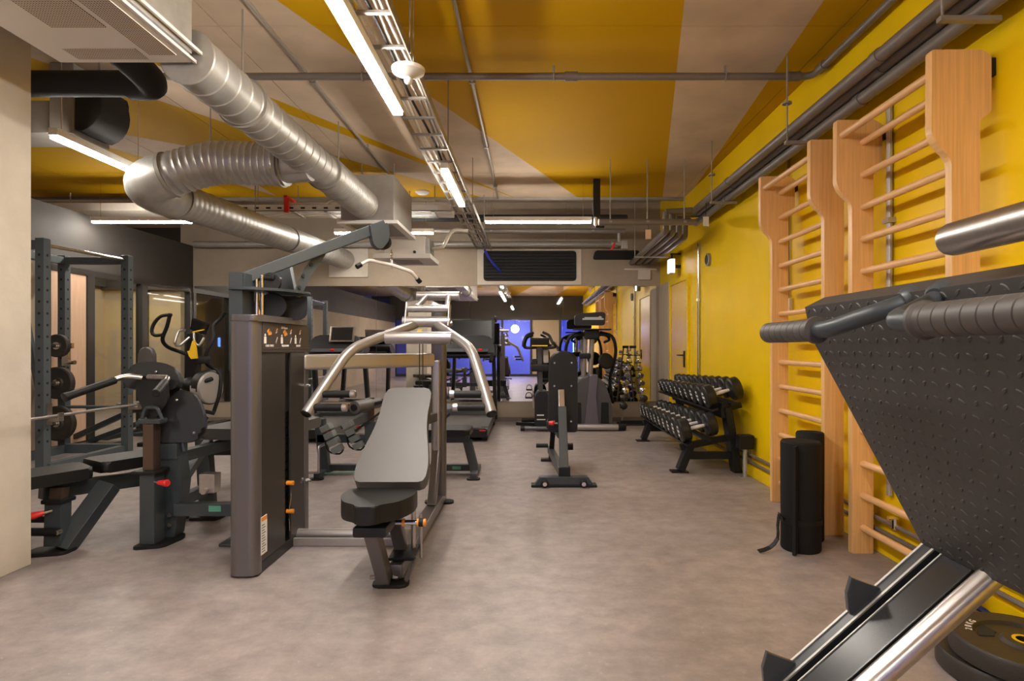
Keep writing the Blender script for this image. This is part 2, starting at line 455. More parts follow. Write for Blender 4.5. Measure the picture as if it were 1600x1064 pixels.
# rear wall behind the camera: dark band, windows to a blue-lit room
struct('wall_rear', MB().b2((XL - .2, YR - .2, 2.30), (XR, YR, 3.5)), 'dark_wall')
wr = struct('window_2', MB().b2((XL, YR - .1, 2.24), (XR, YR, 2.30)).b2((XL, YR - .1, 0), (XR, YR, .10)), 'frame')
bx = [XL, -4.6, -3.45, -2.3, -1.15, 0, 1.15, XR]
for i, x in enumerate(bx):
    struct('post', MB().b2((x - .045, YR - .1, .1), (x + .045, YR + .01, 2.24), .004), 'frame', wr)
    if i + 1 < len(bx):
        if i in (1, 5): struct('panel', MB().b2((x + .045, YR - .06, .1), (bx[i + 1] - .045, YR - .02, 2.24)), 'beige', wr)
        else: struct('pane', MB().b2((x + .045, YR - .05, .1), (bx[i + 1] - .045, YR - .04, 2.24)), 'glass', wr)
struct('wall_blue_room', MB().b2((XL - 1, -8, 0), (XR + .3, -7.8, 3.2)), 'blue_wall')
struct('ceiling_blue_room', MB().b2((XL - 1, -8, 3.1), (XR + .3, YR - .2, 3.2)), 'dark_wall')
o = thing('pendant_lamp', 'round white pendant lamp glowing in the blue room, seen in the mirror', 'lamp', (-.7, -6.6, 0))
obj('globe', MB().ell((0, 0, 1.95), (.17, .17, .17)), 'pend_glow', o); obj('cord', MB().cyl((0, 0, 2.1), (0, 0, 3.1), .006, 6), 'blackm', o)
tag(obj('neon_tube', MB().cyl((1.72, YR - .35, .45), (1.72, YR - .35, 1.5), .02, 10).b2((1.69, YR - .40, .0), (1.75, YR - .36, 1.55)), 'blue_tube'),
    'vertical blue light tube behind rear glazing, seen in the mirror', 'light')

# concrete column at the left edge
struct('column', MB().b2((-3.30, 2.25, 0), (-2.75, 3.17, HC - .004), .006), 'concrete_light')

# mirror, one sheet beside the next
mr = thing('wall_mirror', 'wide wall mirror of tall sheets along the back wall', 'mirror', (0, YB, .32))
mx_ = [XL + .02, -3.96, -2.47, -.98, .51, 2.0]
for a, b in zip(mx_, mx_[1:]):
    obj('mirror_sheet', MB().b2((a + .002, -.012, 0), (b - .002, -.001, 1.84)), 'mirror', mr, smooth=0)

# door and fittings of the yellow wall
dr = struct('door_1', MB().b2((XR - .012, 7.55, 0), (XR - .001, 8.45, 2.08), .003), 'yellow_door')
struct('door_frame', MB().b2((XR - .025, 7.49, 0), (XR - .001, 7.55, 2.14), .003).b2((XR - .025, 8.45, 0), (XR - .001, 8.51, 2.14), .003).b2((XR - .025, 7.55, 2.08), (XR - .001, 8.45, 2.14), .003), 'yellow', dr)
struct('door_handle', MB().b2((XR - .03, 7.66, .92), (XR - .012, 7.70, 1.14), .004).tube(rounded([(XR - .03, 7.68, 1.08), (XR - .075, 7.68, 1.08), (XR - .075, 7.83, 1.08)], .015), .010), 'blackm', dr)
tag(obj('wall_conduit', MB().cyl((XR - .02, 7.02, .75), (XR - .02, 7.02, 2.46), .016, 10).b2((XR - .04, 6.99, 1.75), (XR, 7.05, 1.78)).b2((XR - .04, 6.99, 2.38), (XR, 7.05, 2.41)), 'chrome'),
    'bright steel conduit running down the yellow wall beside the door', 'conduit')
o = thing('exit_sign', 'glowing white exit sign on the yellow wall above the door', 'sign', (XR, 7.9, 2.3))
obj('housing', MB().b2((-.16, -.03, -.10), (-.09, .11, .10), .006), 'white', o)
obj('lit_face', MB().b2((-.15, -.035, -.09), (-.10, -.028, .09)).b2((-.166, -.02, -.09), (-.158, .10, .09)), 'exit_glow', o)
obj('bracket', MB().b2((-.09, .02, -.02), (0, .06, .02)).cyl((-.12, .04, .10), (-.12, .04, .17), .012, 8).b2((-.14, .02, .16), (0, .06, .18)), 'blackm', o)
o = thing('wall_sounder', 'small round grey device high on the yellow wall', 'sounder', (XR, 6.66, 2.2))
obj('rim', MB().lathe((0, 0, 0), (-1, 0, 0), [(0, .075), (.03, .075), (.035, .06)], 24), 'galv_dull', o)
obj('face', MB().lathe((-.034, 0, 0), (-1, 0, 0), [(0, .055), (.006, .05)], 24), 'blackm', o)
o = thing('thermostat', 'small grey thermostat on the yellow wall behind the wall bars', 'thermostat', (XR, 4.58, 1.52))
obj('housing', MB().b2((-.03, -.05, -.06), (0, .05, .06), .005), 'white', o)
obj('display', MB().b2((-.033, -.03, -.01), (-.029, .03, .04)), 'screen', o)
obj('conduit', MB().cyl((-.015, 0, .06), (-.015, 0, 1.2), .009, 8), 'conduit', o)
tag(obj('wall_conduit', MB().cyl((XR - .02, 3.28, .35), (XR - .02, 3.28, 2.6), .017, 10).b2((XR - .045, 3.25, 1.9), (XR, 3.31, 1.93)), 'galv'),
    'grey steel conduit on the yellow wall behind the nearer wall bars', 'conduit')
# heating pipes along the foot of the yellow wall
for z, nm in ((.14, 'lower'), (.205, 'upper')):
    o = thing('heating_pipe', '%s of the two thin grey pipes along the foot of the yellow wall' % nm, 'pipe', (XR, 3.0, 0), group='pipes along the foot of the yellow wall')
    obj('pipe', MB().cyl((-.05, -2.4, z), (-.05, 4.0, z), .013, 10), 'pipe', o)
    for y in (-1.2, -.1, 1.28, 2.4, 3.6):
        obj('clip', MB().b2((-.068, y - .02, z - .022), (-.002, y + .02, z + .022), .003), 'galv', o)
    if nm == 'upper':
        for y in (.18, 1.52):
            obj('valve', MB().cyl((-.05, y, .18), (-.05, y, .25), .018, 10).cyl((-.05, y, .25), (-.09, y, .25), .012, 8), 'chrome', o)
o = thing('floor_socket', 'black socket box on a short steel post beside the dumbbell rack', 'socket', (XR - .10, 5.28, 0))
obj('post', MB().cyl((0, 0, .004), (0, 0, .28), .02, 10).b2((-.05, -.04, 0), (.05, .04, .006)), 'galv', o)
obj('box', MB().b2((-.07, -.05, .26), (.07, .06, .39), .012), 'rubber', o)

# ------------------------------------------------------------------ lights on the ceiling
def led(p0, p1, label, top, w=.055):
    p0, p1 = Vector(p0), Vector(p1); d = (p1 - p0).normalized()
    t = thing('led_strip_light', label, 'light', (p0 + p1) / 2)
    obj('housing', MB().bar(p0 + V(0, 0, .035), p1 + V(0, 0, .035), w + .008, .05, bev=.003), 'white', t, world=True)
    obj('diffuser', MB().bar(p0 + d * .01, p1 - d * .01, w, .022), 'led', t, world=True)
    for k in (.08, .92):
        q = p0.lerp(p1, k)
        obj('hanger', MB().cyl(q + V(0, 0, .055), V(q.x, q.y, top - .004), .003, 6), 'chrome', t, world=True)
led((-.80, .55, 2.6), (-.80, 3.47, 2.6), 'long white light strip running overhead beside the cable tray, nearest of all strips', 2.699)
led((-.69, 4.57, 2.6), (-.69, 5.75, 2.6), 'short white light strip under the cable tray, beyond the long overhead strip', 2.699)
led((-3.19, 3.84, 2.6), (-3.19, 4.75, 2.6), 'white light strip between the concrete column and the duct elbow', HC)
led((-5.30, 6.96, 2.7), (-4.10, 6.96, 2.7), 'white light strip crosswise above the power rack', HC)
led((-.56, 6.96, 2.7), (.73, 6.96, 2.7), 'white light strip crosswise before the dark wall grille', HC)
led((-2.68, 7.85, 2.74), (-1.33, 7.85, 2.74), 'white light strip crosswise behind the white hanging unit', 3.5)
led((-.69, -3.6, 2.6), (-.69, -2.0, 2.6), 'white light strip under the ceiling behind the viewer, seen only in the mirror', HC)
led((-3.19, -2.2, 2.6), (-3.19, .2, 2.6), 'white light strip on the unseen left side behind the viewer', HC)
led((.95, -2.0, 2.7), (.95, .3, 2.7), 'white light strip over the leg press, outside the picture', HC)

# ------------------------------------------------------------------ cable tray with its cables
o = thing('cable_tray', 'long galvanised ladder tray carrying cables along the ceiling', 'cable tray', (-.74, 4, 2.7))
for s in (-.11, .11):
    obj('side_rail', MB().b2((-.74 + s - .004, .4, 2.70), (-.74 + s + .004, 9.0, 2.755)), 'galv_dull', o, world=True)
y = .5
while y < 9.0:
    obj('rung', MB().b2((-.845, y - .012, 2.70), (-.635, y + .012, 2.712)), 'galv_dull', o, world=True); y += .30
for k, (dx, m, lab) in enumerate(((-.06, 'hose', 'cream cable lying leftmost in the ceiling ladder tray'), (-.025, 'white', 'white cable lying in the ceiling ladder tray'), (.01, 'rubber', 'black cable in the middle of the ceiling ladder tray'),
                             (.045, 'conduit', 'grey cable right of the black one in the ceiling ladder tray'), (.08, 'hose', 'cream cable lying rightmost in the ceiling ladder tray'))):
    pts = [(-.74 + dx + .008 * math.sin(i * 1.7 + k * 2), .4 + i * .4, 2.723) for i in range(22)]
    tag(obj('tray_cable', MB().tube(catmull(pts, .2), .009, 6), m), lab, 'cable', 'cables in the ceiling ladder tray')
for y in (1.2, 2.95, 4.3, 6.1, 7.6):
    obj('hanger', MB().cyl((-.62, y, 2.70), (-.62, y, (HC if y < 7.7 else 3.5) - .004), .005, 6), 'galv_dull', o, world=True)
tag(obj('blue_cable', MB().tube(catmull([(-.72, 8.9, 2.69), (-.66, 8.98, 2.58), (-.58, 9.06, 2.48), (-.50, 9.15, 2.40), (-.49, 9.198, 2.38)], .05), .018, 8), 'blue'),
    'blue cable dropping from the tray end into the dark grille', 'cable')
# two conduits on the slab
for x, lab in ((-1.63, 'thin grey conduit along the ceiling between duct and cable tray'), (-.44, 'thin grey conduit along the yellow ceiling right of the cable tray')):
    t = thing('ceiling_conduit', lab, 'conduit', (x, 4, HC))
    obj('tube', MB().cyl((x, .2, HC - .022), (x, 7.7, HC - .022), .014, 8), 'conduit', t, world=True)
    for yy in (1.5, 2.9, 4.3, 5.7, 7.1):
        obj('clip', MB().b2((x - .022, yy - .012, HC - .04), (x + .022, yy + .012, HC - .002)), 'galv_dull', t, world=True)
o = thing('smoke_detector', 'round white smoke detector on the far ceiling', 'detector', W(660, 303, 7.45))
obj('body', MB().lathe((0, 0, .05), (0, 0, -1), [(0, .09), (.03, .09), (.055, .06), (.06, .02)], 20), 'white', o)
obj('base', MB().cyl((0, 0, .04), (0, 0, HC - .002 - o.location.z), .085, 16), 'white', o)
p = W(638, 113, 2.96)
o = thing('ceiling_dish', 'white dish with a small bulb hanging beside the cable tray', 'antenna', p)
obj('dish', MB().lathe((0, 0, .02), (0, 0, -1), [(0, .015), (.002, .085), (.02, .082), (.035, .045), (.045, .03)], 24), 'white', o)
obj('bulb', MB().ell((0, 0, -.04), (.022, .022, .022), 8), 'white', o)
obj('rod', MB().cyl((.02, .03, .0), (.02, .03, HC - .004 - p.z), .003, 6), 'galv_dull', o)
# sprinkler main
o = thing('sprinkler_pipe', 'grey pipe crossing under the ceiling and turning along the yellow wall', 'pipe', (0, 4.1, 3.12))
obj('pipe', MB().tube(rounded([(-3.2, 4.1, 3.12), (2.0, 4.1, 3.12), (2.0, 3.3, 3.12), (2.0, -1, 3.12)], .08), .025, 12), 'pipe', o, world=True)
for a, b in (((.24, 4.1, 3.12), (.33, 4.1, 3.12)), ((1.83, 4.1, 3.12), (1.91, 4.1, 3.12)), ((2.0, 3.92, 3.12), (2.0, 4.0, 3.12)), ((2.0, 3.0, 3.12), (2.0, 3.08, 3.12))):
    obj('coupling', MB().cyl(a, b, .033, 12), 'pipe', o, world=True)
for x in (-2.4, -1.2, .16, 1.38):
    obj('hanger', MB().cyl((x, 4.1, 3.145), (x, 4.1, HC - .004), .008, 6).tube([(x, 4.1 + .031 * math.cos(a * PI / 6), 3.12 + .031 * math.sin(a * PI / 6)) for a in range(12)], .005, 5, closed=True), 'galv_dull', o, world=True)
# bundle of service pipes along the yellow wall, stepping down before the back wall
up_x = [(1.825, 2.72), (1.908, 2.72), (1.990, 2.72), (1.937, 2.648)]
lo_x = [1.50, 1.60, 1.70, 1.80]
labs = ['first grey service pipe along the yellow wall, counted from the room side', 'second grey service pipe along the yellow wall, counted from the room side',
        'third grey service pipe, uppermost of those touching the yellow wall', 'fourth grey service pipe, lowest of those along the yellow wall']
for i, (x, z) in enumerate(up_x):
    t = thing('service_pipe', labs[i], 'pipe', (x, 4, z), group='service pipes along the yellow wall')
    yj = 6.42 + i * .11
    obj('pipe', MB().cyl((x, -2.0, z), (x, yj + .036, z), .036, 16), 'pipe', t, world=True)
    obj('drop_pipe', MB().tube(rounded([(lo_x[i], yj, 2.70), (lo_x[i], yj, 2.48), (lo_x[i] + .10, 9.19, 2.53)], .05), .036, 16), 'pipe', t, world=True)
    obj('header', MB().cyl((x - .03, yj, z), (lo_x[i], yj, 2.70), .030, 12), 'pipe', t, world=True)
    for yy in (1.1, 3.0, 5.3):
        obj('joint', MB().cyl((x, yy + i * .12, z), (x, yy + .06 + i * .12, z), .041, 16), 'pipe', t, world=True)
for yy, nth in ((2.46, 'first'), (3.95, 'second'), (5.6, 'third')):
    o = thing('pipe_hanger', 'threaded rod and bracket under the service pipes, %s from the viewer' % nth, 'bracket', (1.755, yy, 2.6), group='pipe hangers')
    obj('rod', MB().cyl((1.755, yy, 2.59), (1.755, yy, HC - .004), .006, 6), 'galv_dull', o, world=True)
    obj('washer', MB().lathe((1.755, yy, 2.86), (0, 0, 1), [(0, .032), (.012, .032)], 12), 'galv_dull', o, world=True)
    obj('bracket', MB().b2((1.74, yy - .015, 2.585), (2.0, yy + .015, 2.606)), 'galv_dull', o, world=True)
o = thing('pipe_hanger', 'threaded rod and bracket under the lowered service pipes before the back wall', 'bracket', (1.44, 8.0, 2.44), group='pipe hangers')
obj('rod', MB().cyl((1.44, 8.0, 2.44), (1.44, 8.0, 3.496), .006, 6), 'galv_dull', o, world=True)
obj('bracket', MB().b2((1.43, 7.985, 2.43), (1.92, 8.015, 2.444)), 'galv_dull', o, world=True)
# crosswise services at the far end
def cross_pipe(lab, x0, x1, y, z, r, m='pipe', extra=()):
    t = thing('cross_pipe', lab, 'pipe', ((x0 + x1) / 2, y, z))
    obj('pipe', MB().cyl((x0, y, z), (x1, y, z), r, 14), m, t, world=True)
    for k in (.12, .5, .88):
        x = x0 + (x1 - x0) * k
        obj('hanger', MB().cyl((x, y, z + r * .5), (x, y, (HC if y < 7.8 else 3.5) - .004), .006, 6).b2((x - .015, y - r - .008, z - .01), (x + .015, y + r + .008, z + .01)), 'galv_dull', t, world=True)
    return t
cross_pipe('brown pipe crossing to the service pipe bundle, lowest in front', .72, 1.76, 6.15, 2.525, .033)
cross_pipe('thick grey pipe across the top of the back wall', -5.3, 1.35, 9.05, 2.80, .05, 'galv_dull')
cross_pipe('dark pipe crossing high behind the slab edge', -2.6, 1.35, 8.1, 3.0, .05, 'duct_dark')
cross_pipe('grey pipe crossing below the high dark pipe', -2.5, 1.35, 8.3, 2.86, .035, 'pipe')
tag(obj('cable_duct', MB().b2((-6.6, 7.35, 2.93), (-4.25, 7.75, 3.03), .004).cyl((-6.0, 7.5, 3.02), (-6.0, 7.5, HC - .004), .008, 6).cyl((-4.6, 7.5, 3.02), (-4.6, 7.5, HC - .004), .008, 6), 'concrete_light'), 'pale flat duct crossing at the far left, above the crosswise light strip', 'duct')
o = thing('cross_tray', 'pale perforated cable tray crossing left of the duct box', 'cable tray', (-3, 7.1, 2.78))
obj('tray', MB().b2((-3.6, 7.0, 2.84), (-.98, 7.01, 2.92)).b2((-3.6, 7.0, 2.84), (-.98, 7.06, 2.85)).b2((-3.6, 7.13, 2.84), (-.98, 7.16, 2.85)).b2((-3.6, 7.22, 2.84), (-.98, 7.25, 2.85)).b2((-3.6, 7.34, 2.84), (-.98, 7.35, 2.92)), 'white', o, world=True)
for i in range(9):
    x = -3.5 + i * .14
    obj('slot', MB().b2((x, 6.992, 2.87), (x + .05, 7.0, 2.89)), 'blackm', o, world=True)
for x in (-3.4, -2.9, -2.5, -1.2):
    obj('tray_rung', MB().b2((x - .02, 7.0, 2.832), (x + .02, 7.35, 2.84)), 'galv_dull', o, world=True)
    obj('hanger', MB().cyl((x, 7.17, 2.835), (x, 7.17, HC - .004), .006, 6), 'galv_dull', o, world=True)
obj('cable', MB().tube(catmull([(-3.3, 7.1, 2.87), (-2.9, 7.08, 2.95), (-2.6, 7.1, 2.9), (-2.45, 7.1, 3.0), (-2.3, 7.12, 2.9)], .06), .010, 6), 'hose', o, world=True)
tag(obj('red_clamp', MB().b2((-2.99, 6.955, 2.82), (-2.93, 6.99, 3.0), .006).b2((-2.98, 6.93, 2.99), (-2.94, 7.2, 3.02)), 'red'), 'small red clamp on the pale crosswise tray', 'clamp')
tag(obj('white_hose', MB().tube(catmull([(-.80, 7.3, 2.66), (-.98, 7.3, 2.67), (-1.07, 7.3, 2.55), (-1.12, 7.3, 2.46), (-1.26, 7.35, 2.44)], .04), .022, 8), 'hose'),
    'white corrugated hose curving from the tray to the white unit', 'hose')
def card(px, py, Y, m, lab, top):
    p_ = W(px, py, Y); t = thing('valve_tag', lab, 'tag', p_)
    obj('card', MB().b2((-.03, -.003, -.05), (.03, .003, .05), .001), m, t)
    obj('wire', MB().cyl((0, 0, .05), (0, 0, top - p_.z), .003, 5), 'blackm', t)
card(1103, 346, 5.98, 'white', 'white tag hanging at the step of the service pipes', 2.686)
card(1013, 366, 6.15, 'wood_panel', 'tan tag hanging below the brown crossing pipe', 2.494)
o = thing('pipe_valve', 'small valve with a red lever before the back wall pipe', 'valve', W(965, 383, 8.3))
obj('body', MB().cyl((-.09, 0, .02), (.12, 0, .02), .03, 10).cyl((.02, 0, .02), (.02, 0, 2.83 - o.location.z), .022, 10).b2((.05, -.05, -.06), (.14, .03, .06), .008), 'galv', o)
obj('lever', MB().bar((-.05, -.05, .03), (-.10, -.08, -.08), .03, .012), 'red', o)
o = thing('security_camera', 'small white camera at the end of the light strip by the grille', 'camera', W(931, 346, 6.9))
obj('body', MB().ell((0, 0, 0), (.028, .04, .06), 8), 'white', o)
obj('arm', MB().b2((.0, -.02, -.075), (.10, .02, -.055)).b2((-.03, -.03, .05), (.05, .03, HC - o.location.z)), 'duct_dark', o)
# dark recesses of the back wall
o = thing('wall_grille', 'large dark louvred grille high on the back wall', 'grille', (0, YB, 2.48))
obj('frame', MB().b2((-.86, -.02, -.30), (.80, 0, .27), .004), 'concrete_light', o)
obj('recess', MB().prism(rpoly([(-.76, -.24), (.72, -.24), (.72, .24), (-.76, .24)], .06), (0, -.02, 0), (1, 0, 0), (0, 0, 1), .012), 'black_hole', o)
for i in range(9):
    z = -.20 + i * .05
    obj('slat', MB().box((-.02, -.032, z), (1.42, .012, .014), Matrix.Rotation(.5, 3, 'X')), 'blackm', o)
tag(obj('wall_opening', MB().prism(rpoly([(-.40, -.08), (.35, -.08), (.35, .07), (-.36, .07)], .05), (1.38, YB - .001, 2.66), (1, 0, 0), (0, 0, 1), .012), 'black_hole'),
    'black slot in the back wall where the service pipes enter', 'opening')
o = thing('wall_box', 'flat pale junction box on the back wall under the service pipes', 'junction box', (1.80, YB, 2.34))
obj('box', MB().b2((-.10, -.04, -.08), (.10, 0, .08), .005), 'concrete_light', o)
obj('cover', MB().b2((-.32, -.03, .07), (.20, 0, .10), .003), 'concrete_light', o)

# ------------------------------------------------------------------ ventilation
def ridged(x, y0, y1, z, r, step):
    prof = []; y = y0
    while y < y1 - .02:
        prof += [(y - y0, r), (y - y0 + .006, r + .005), (y - y0 + .012, r)]; y += step
    prof.append((y1 - y0, r)); return MB().lathe((x, y0, z), (0, 1, 0), prof, 36)
o = thing('ventilation_duct', 'galvanised spiral duct from the ventilation unit, with a branch bending to the back wall', 'duct', (-1.71, 4.2, 2.64))
obj('pipe', ridged(-1.71, 2.86, 4.75, 2.64, .135, .13), 'galv', o, world=True)
obj('sleeve', ridged(-1.70, 4.72, 5.852, 2.64, .145, .05), 'galv', o, world=True)
for y in (4.74, 5.79):
    obj('clamp', MB().lathe((-1.71, y, 2.64), (0, 1, 0), [(0, .154), (.03, .154)], 36), 'galv_dull', o, world=True)
for y in (3.4, 5.1):
    obj('strap', MB().lathe((-1.71, y, 2.64), (0, 1, 0), [(0, .152), (.025, .152)], 36).cyl((-1.71, y + .012, 2.78), (-1.71, y + .012, HC - .004), .006, 6), 'galv_dull', o, world=True)
obj('branch_saddle', MB().lathe((-1.71, 4.42, 2.62), (-1, 0, -.12), [(.0, .15), (.09, .15), (.20, .142)], 32), 'galv', o, world=True)
flex = catmull([(-1.88, 4.42, 2.595), (-2.1, 4.42, 2.60), (-2.4, 4.40, 2.60), (-2.66, 4.38, 2.53), (-2.78, 4.38, 2.49)], .016)
obj('flexible_hose', MB().tube(flex, [.155 + (.008 if i % 3 == 0 else 0) for i in range(len(flex))], 28), 'galv', o, world=True)
elb = catmull([(-2.76, 4.38, 2.50), (-2.88, 4.39, 2.465), (-2.97, 4.48, 2.44), (-2.99, 4.62, 2.43), (-2.98, 4.80, 2.43)], .04)
obj('elbow', MB().tube(elb, [.165] * len(elb), 28), 'galv', o, world=True)
run = catmull([(-2.98, 4.78, 2.43), (-2.98, 5.6, 2.46), (-2.97, 7.3, 2.52), (-2.96, 9.19, 2.58)], .03)
obj('pipe', MB().tube(run, [.148 + (.005 if i % 3 == 0 else 0) for i in range(len(run))], 32), 'galv', o, world=True)
for p_, d_ in (((-2.73, 4.38, 2.507), (-1, 0, -.3)), ((-1.90, 4.42, 2.595), (-1, 0, .05)), ((-2.98, 4.80, 2.432), (.0, 1, .02)), ((-2.97, 7.0, 2.51), (.01, 1, .03))):
    obj('clamp', MB().lathe(p_, d_, [(0, .172 if p_[1] < 6 else .157), (.025, .172 if p_[1] < 6 else .157)], 32), 'galv_dull', o, world=True)
for p_ in ((-2.45, 4.40, 2.76), (-2.97, 6.2, 2.62)):
    obj('hanger', MB().cyl(p_, (p_[0], p_[1], HC - .004), .006, 6), 'galv_dull', o, world=True)
obj('collar_plate', MB().b2((-3.22, 9.17, 2.30), (-2.60, 9.199, 2.86), .003), 'concrete_light', o, world=True)
o = thing('duct_box', 'galvanised plenum box with pale flange at the end of the round duct', 'duct', (-1.67, 6.3, 2.6))
obj('box', MB().b2((-1.94, 5.862, 2.48), (-1.40, 6.75, 2.95), .006), 'galv_dull', o, world=True)
for lo, hi in (((-1.98, 5.862, 2.45), (-1.36, 5.92, 2.487)), ((-1.98, 6.72, 2.45), (-1.36, 6.79, 2.487)), ((-1.98, 5.92, 2.45), (-1.91, 6.72, 2.487)), ((-1.43, 5.92, 2.45), (-1.36, 6.72, 2.487))):
    obj('flange', MB().b2(lo, hi, .003), 'white', o, world=True)
for x in (-1.85, -1.5):
    obj('hanger', MB().cyl((x, 6.3, 2.95), (x, 6.3, HC - .004), .006, 6), 'galv_dull', o, world=True)
o = thing('hanging_unit', 'white hanging air unit with a wide base tray, under the duct box', 'air conditioner', (-1.6, 7.4, 2.4))
obj('body', MB().b2((-1.84, 7.22, 2.345), (-1.33, 7.62, 2.58), .006), 'white', o, world=True)
obj('tray', MB().b2((-1.95, 7.1, 2.285), (-1.24, 7.75, 2.345), .008), 'white', o, world=True)
obj('louvre', MB().b2((-1.75, 7.25, 2.277), (-1.42, 7.6, 2.286)), 'galv_dull', o, world=True)
obj('knob', MB().cyl((-1.46, 7.222, 2.38), (-1.46, 7.20, 2.38), .018, 12), 'blackm', o, world=True)
obj('end_cover', MB().b2((-1.33, 7.24, 2.35), (-1.28, 7.60, 2.56), .006), 'galv', o, world=True)
for x in (-1.8, -1.56):
    obj('hanger', MB().cyl((x, 7.4, 2.57), (x, 7.4, HC - .004), .006, 6), 'galv_dull', o, world=True)
# ventilation unit, top left
o = thing('ventilation_unit', 'large perforated ventilation unit hanging at the top left', 'air conditioner', (-2, 1.9, 2.6))
obj('casing', MB().b2((-2.30, .6, 2.63), (-1.66, 2.82, HC - .03), .004), 'galv', o, world=True)
obj('bottom_plate', MB().b2((-2.32, .55, 2.598), (-1.675, 2.84, 2.63), .003), 'white', o, world=True)
obj('perforated_panel', MB().b2((-2.10, .6, 2.594), (-1.86, 2.52, 2.598)), 'perf', o, world=True)
obj('perforated_panel', MB().b2((-1.83, .6, 2.594), (-1.70, 2.76, 2.598)), 'perf', o, world=True)
obj('perforated_panel', MB().b2((-2.20, 2.70, 2.594), (-1.86, 2.80, 2.598)), 'perf', o, world=True)
obj('perforated_panel', MB().b2((-2.30, .6, 2.594), (-2.12, 2.25, 2.598)), 'perf', o, world=True)
obj('edge_trim', MB().b2((-1.668, .55, 2.598), (-1.655, 2.85, 2.613)), 'white', o, world=True)
obj('edge_trim', MB().b2((-1.645, .55, 2.645), (-1.632, 2.86, 2.66)), 'white', o, world=True)
for x, y in ((-2.2, 1.0), (-1.8, 1.0), (-2.2, 2.6), (-1.8, 2.6)):
    obj('hanger', MB().cyl((x, y, HC - .03), (x, y, HC - .004), .01, 6), 'galv_dull', o, world=True)
# black insulated pipe and grey box behind the column
o = thing('insulated_pipe', 'black insulated pipe with an elbow under the ventilation unit', 'pipe', (-2.8, 3.6, 2.8))
obj('pipe', MB().cyl((-3.9, 3.6, 2.84), (-2.42, 3.6, 2.84), .078, 18), 'duct_dark', o, world=True)
obj('elbow', MB().tube(catmull([(-2.50, 3.6, 2.83), (-2.35, 3.56, 2.82), (-2.34, 3.42, 2.86), (-2.44, 3.25, 2.95), (-2.6, 3.0, 3.02), (-2.6, 2.84, 3.02)], .03), .088, 18), 'duct_dark', o, world=True)
for x in (-3.5, -2.7):
    obj('hanger', MB().cyl((x, 3.6, 2.9), (x, 3.6, HC - .004), .006, 6), 'galv_dull', o, world=True)
o = thing('flue_hood', 'grey box duct with a round black cover beyond the column', 'duct', (-3.3, 4.1, 2.8))
obj('box', MB().b2((-3.39, 4.05, 2.70), (-3.22, 4.4, HC - .004), .005), 'galv_dull', o, world=True)
obj('cover', MB().prism([(.0, .02)] + [(.19 * math.sin(a * PI / 12), .20 - .20 * math.cos(a * PI / 12)) for a in range(1, 9)] + [(.17, .34), (0, .36)], (-3.22, 4.06, 2.71), (1, 0, 0), (0, 0, 1), -.3, .01), 'duct_dark', o, world=True)
obj('side_duct', MB().b2((-4.2, 4.1, 2.72), (-3.39, 4.4, 2.95), .005), 'galv_dull', o, world=True)

# ------------------------------------------------------------------ wall bars
def wall_bars(y_near, lab):
    """y_near: camera-side face of the nearer upright; 0.79 m between the uprights"""
    t = thing('wall_bars', lab, 'wall bars', (1.9, y_near + .4, 0))
    prof = [(1.855, 0), (1.98, 0), (1.98, 2.20), (2.03, 2.235), (2.03, 2.485), (1.985, 2.51), (1.765, 2.51), (1.765, 2.13), (1.80, 2.08), (1.845, 2.04), (1.855, 2.0)]
    prof = rpoly(prof, [.004, .004, .01, .01, .01, .006, .015, .03, .03, .03, .03], 3)
    for y in (y_near, y_near + .79):
        u = obj('upright', MB().prism(prof, (0, y + .042, 0), (1, 0, 0), (0, 0, 1), .042, .004), 'wood', t, world=True)
        for z in (2.40, 2.28, 1.9, 1.4, .9, .4):
            obj('peg', MB().cyl((1.92, y - .001, z), (1.92, y + .003, z), .007, 8), 'rung', u, world=True)
    ya, yb = y_near + .03, y_near + .80
    def rung(x, z):
        mb = MB(); mb.tube([(x, ya, z), (x, yb, z)], .0195, 14); obj('rung', mb, 'rung', t, world=True)
    rung(1.80, 2.42); rung(1.92, 2.38)
    for k in range(12): rung(1.92, 2.19 - .1855 * k)
    for y in (y_near, y_near + .79):
        for z in (2.44,):
            obj('bracket', MB().b2((1.97, y + .01, z - .04), (2.06, y + .075, z + .04), .003), 'blackm', t, world=True)
wall_bars(2.54, 'nearer beech wall bars on the yellow wall, above the leg press plate')
wall_bars(3.645, 'farther beech wall bars on the yellow wall, behind the rolled mats')

# ------------------------------------------------------------------ rolled mats by the wall bars
def mat_roll(x, y, r, h, lab, strap):
    t = thing('mat_roll', lab, 'exercise mat', (x, y, 0))
    obj('roll', MB().lathe((0, 0, 0), (0, 0, 1), [(0, r * .96), (.01, r), (.2, r * .985), (h * .6, r * 1.0), (h - .01, r), (h, r * .93), (h - .004, r * .80), (h, r * .70), (h - .004, r * .52), (h, r * .42), (h - .006, r * .2)], 32), 'foam', t)
    if strap: obj('flap', MB().prism(rpoly([(-.006, .0), (.012, 0), (.012, h * .97), (-.006, h * .97)], .004), (-r * .62, -r * .80, .005), (.75, -.6, 0), (0, 0, 1), r * .5, .003), 'foam', t)
    if strap:
        st = [(-r, -.02, .18), (-r - .035, -.05, .22), (-r - .05, -.06, .15), (-r - .05, -.06, .08), (-r - .10, -.07, .03), (-r - .17, -.08, .012)]
        q = catmull(st, .03); mb = MB()
        for a, b in zip(q, q[1:]): mb.bar(a, b, .005, .028, up=(0, 1, .3))
        obj('strap', mb, 'rubber', t)
        obj('band', MB().lathe((0, 0, .16), (0, 0, 1), [(0, r + .001), (.0, r + .004), (.03, r + .004), (.03, r + .001)], 32), 'rubber', t)
    return t
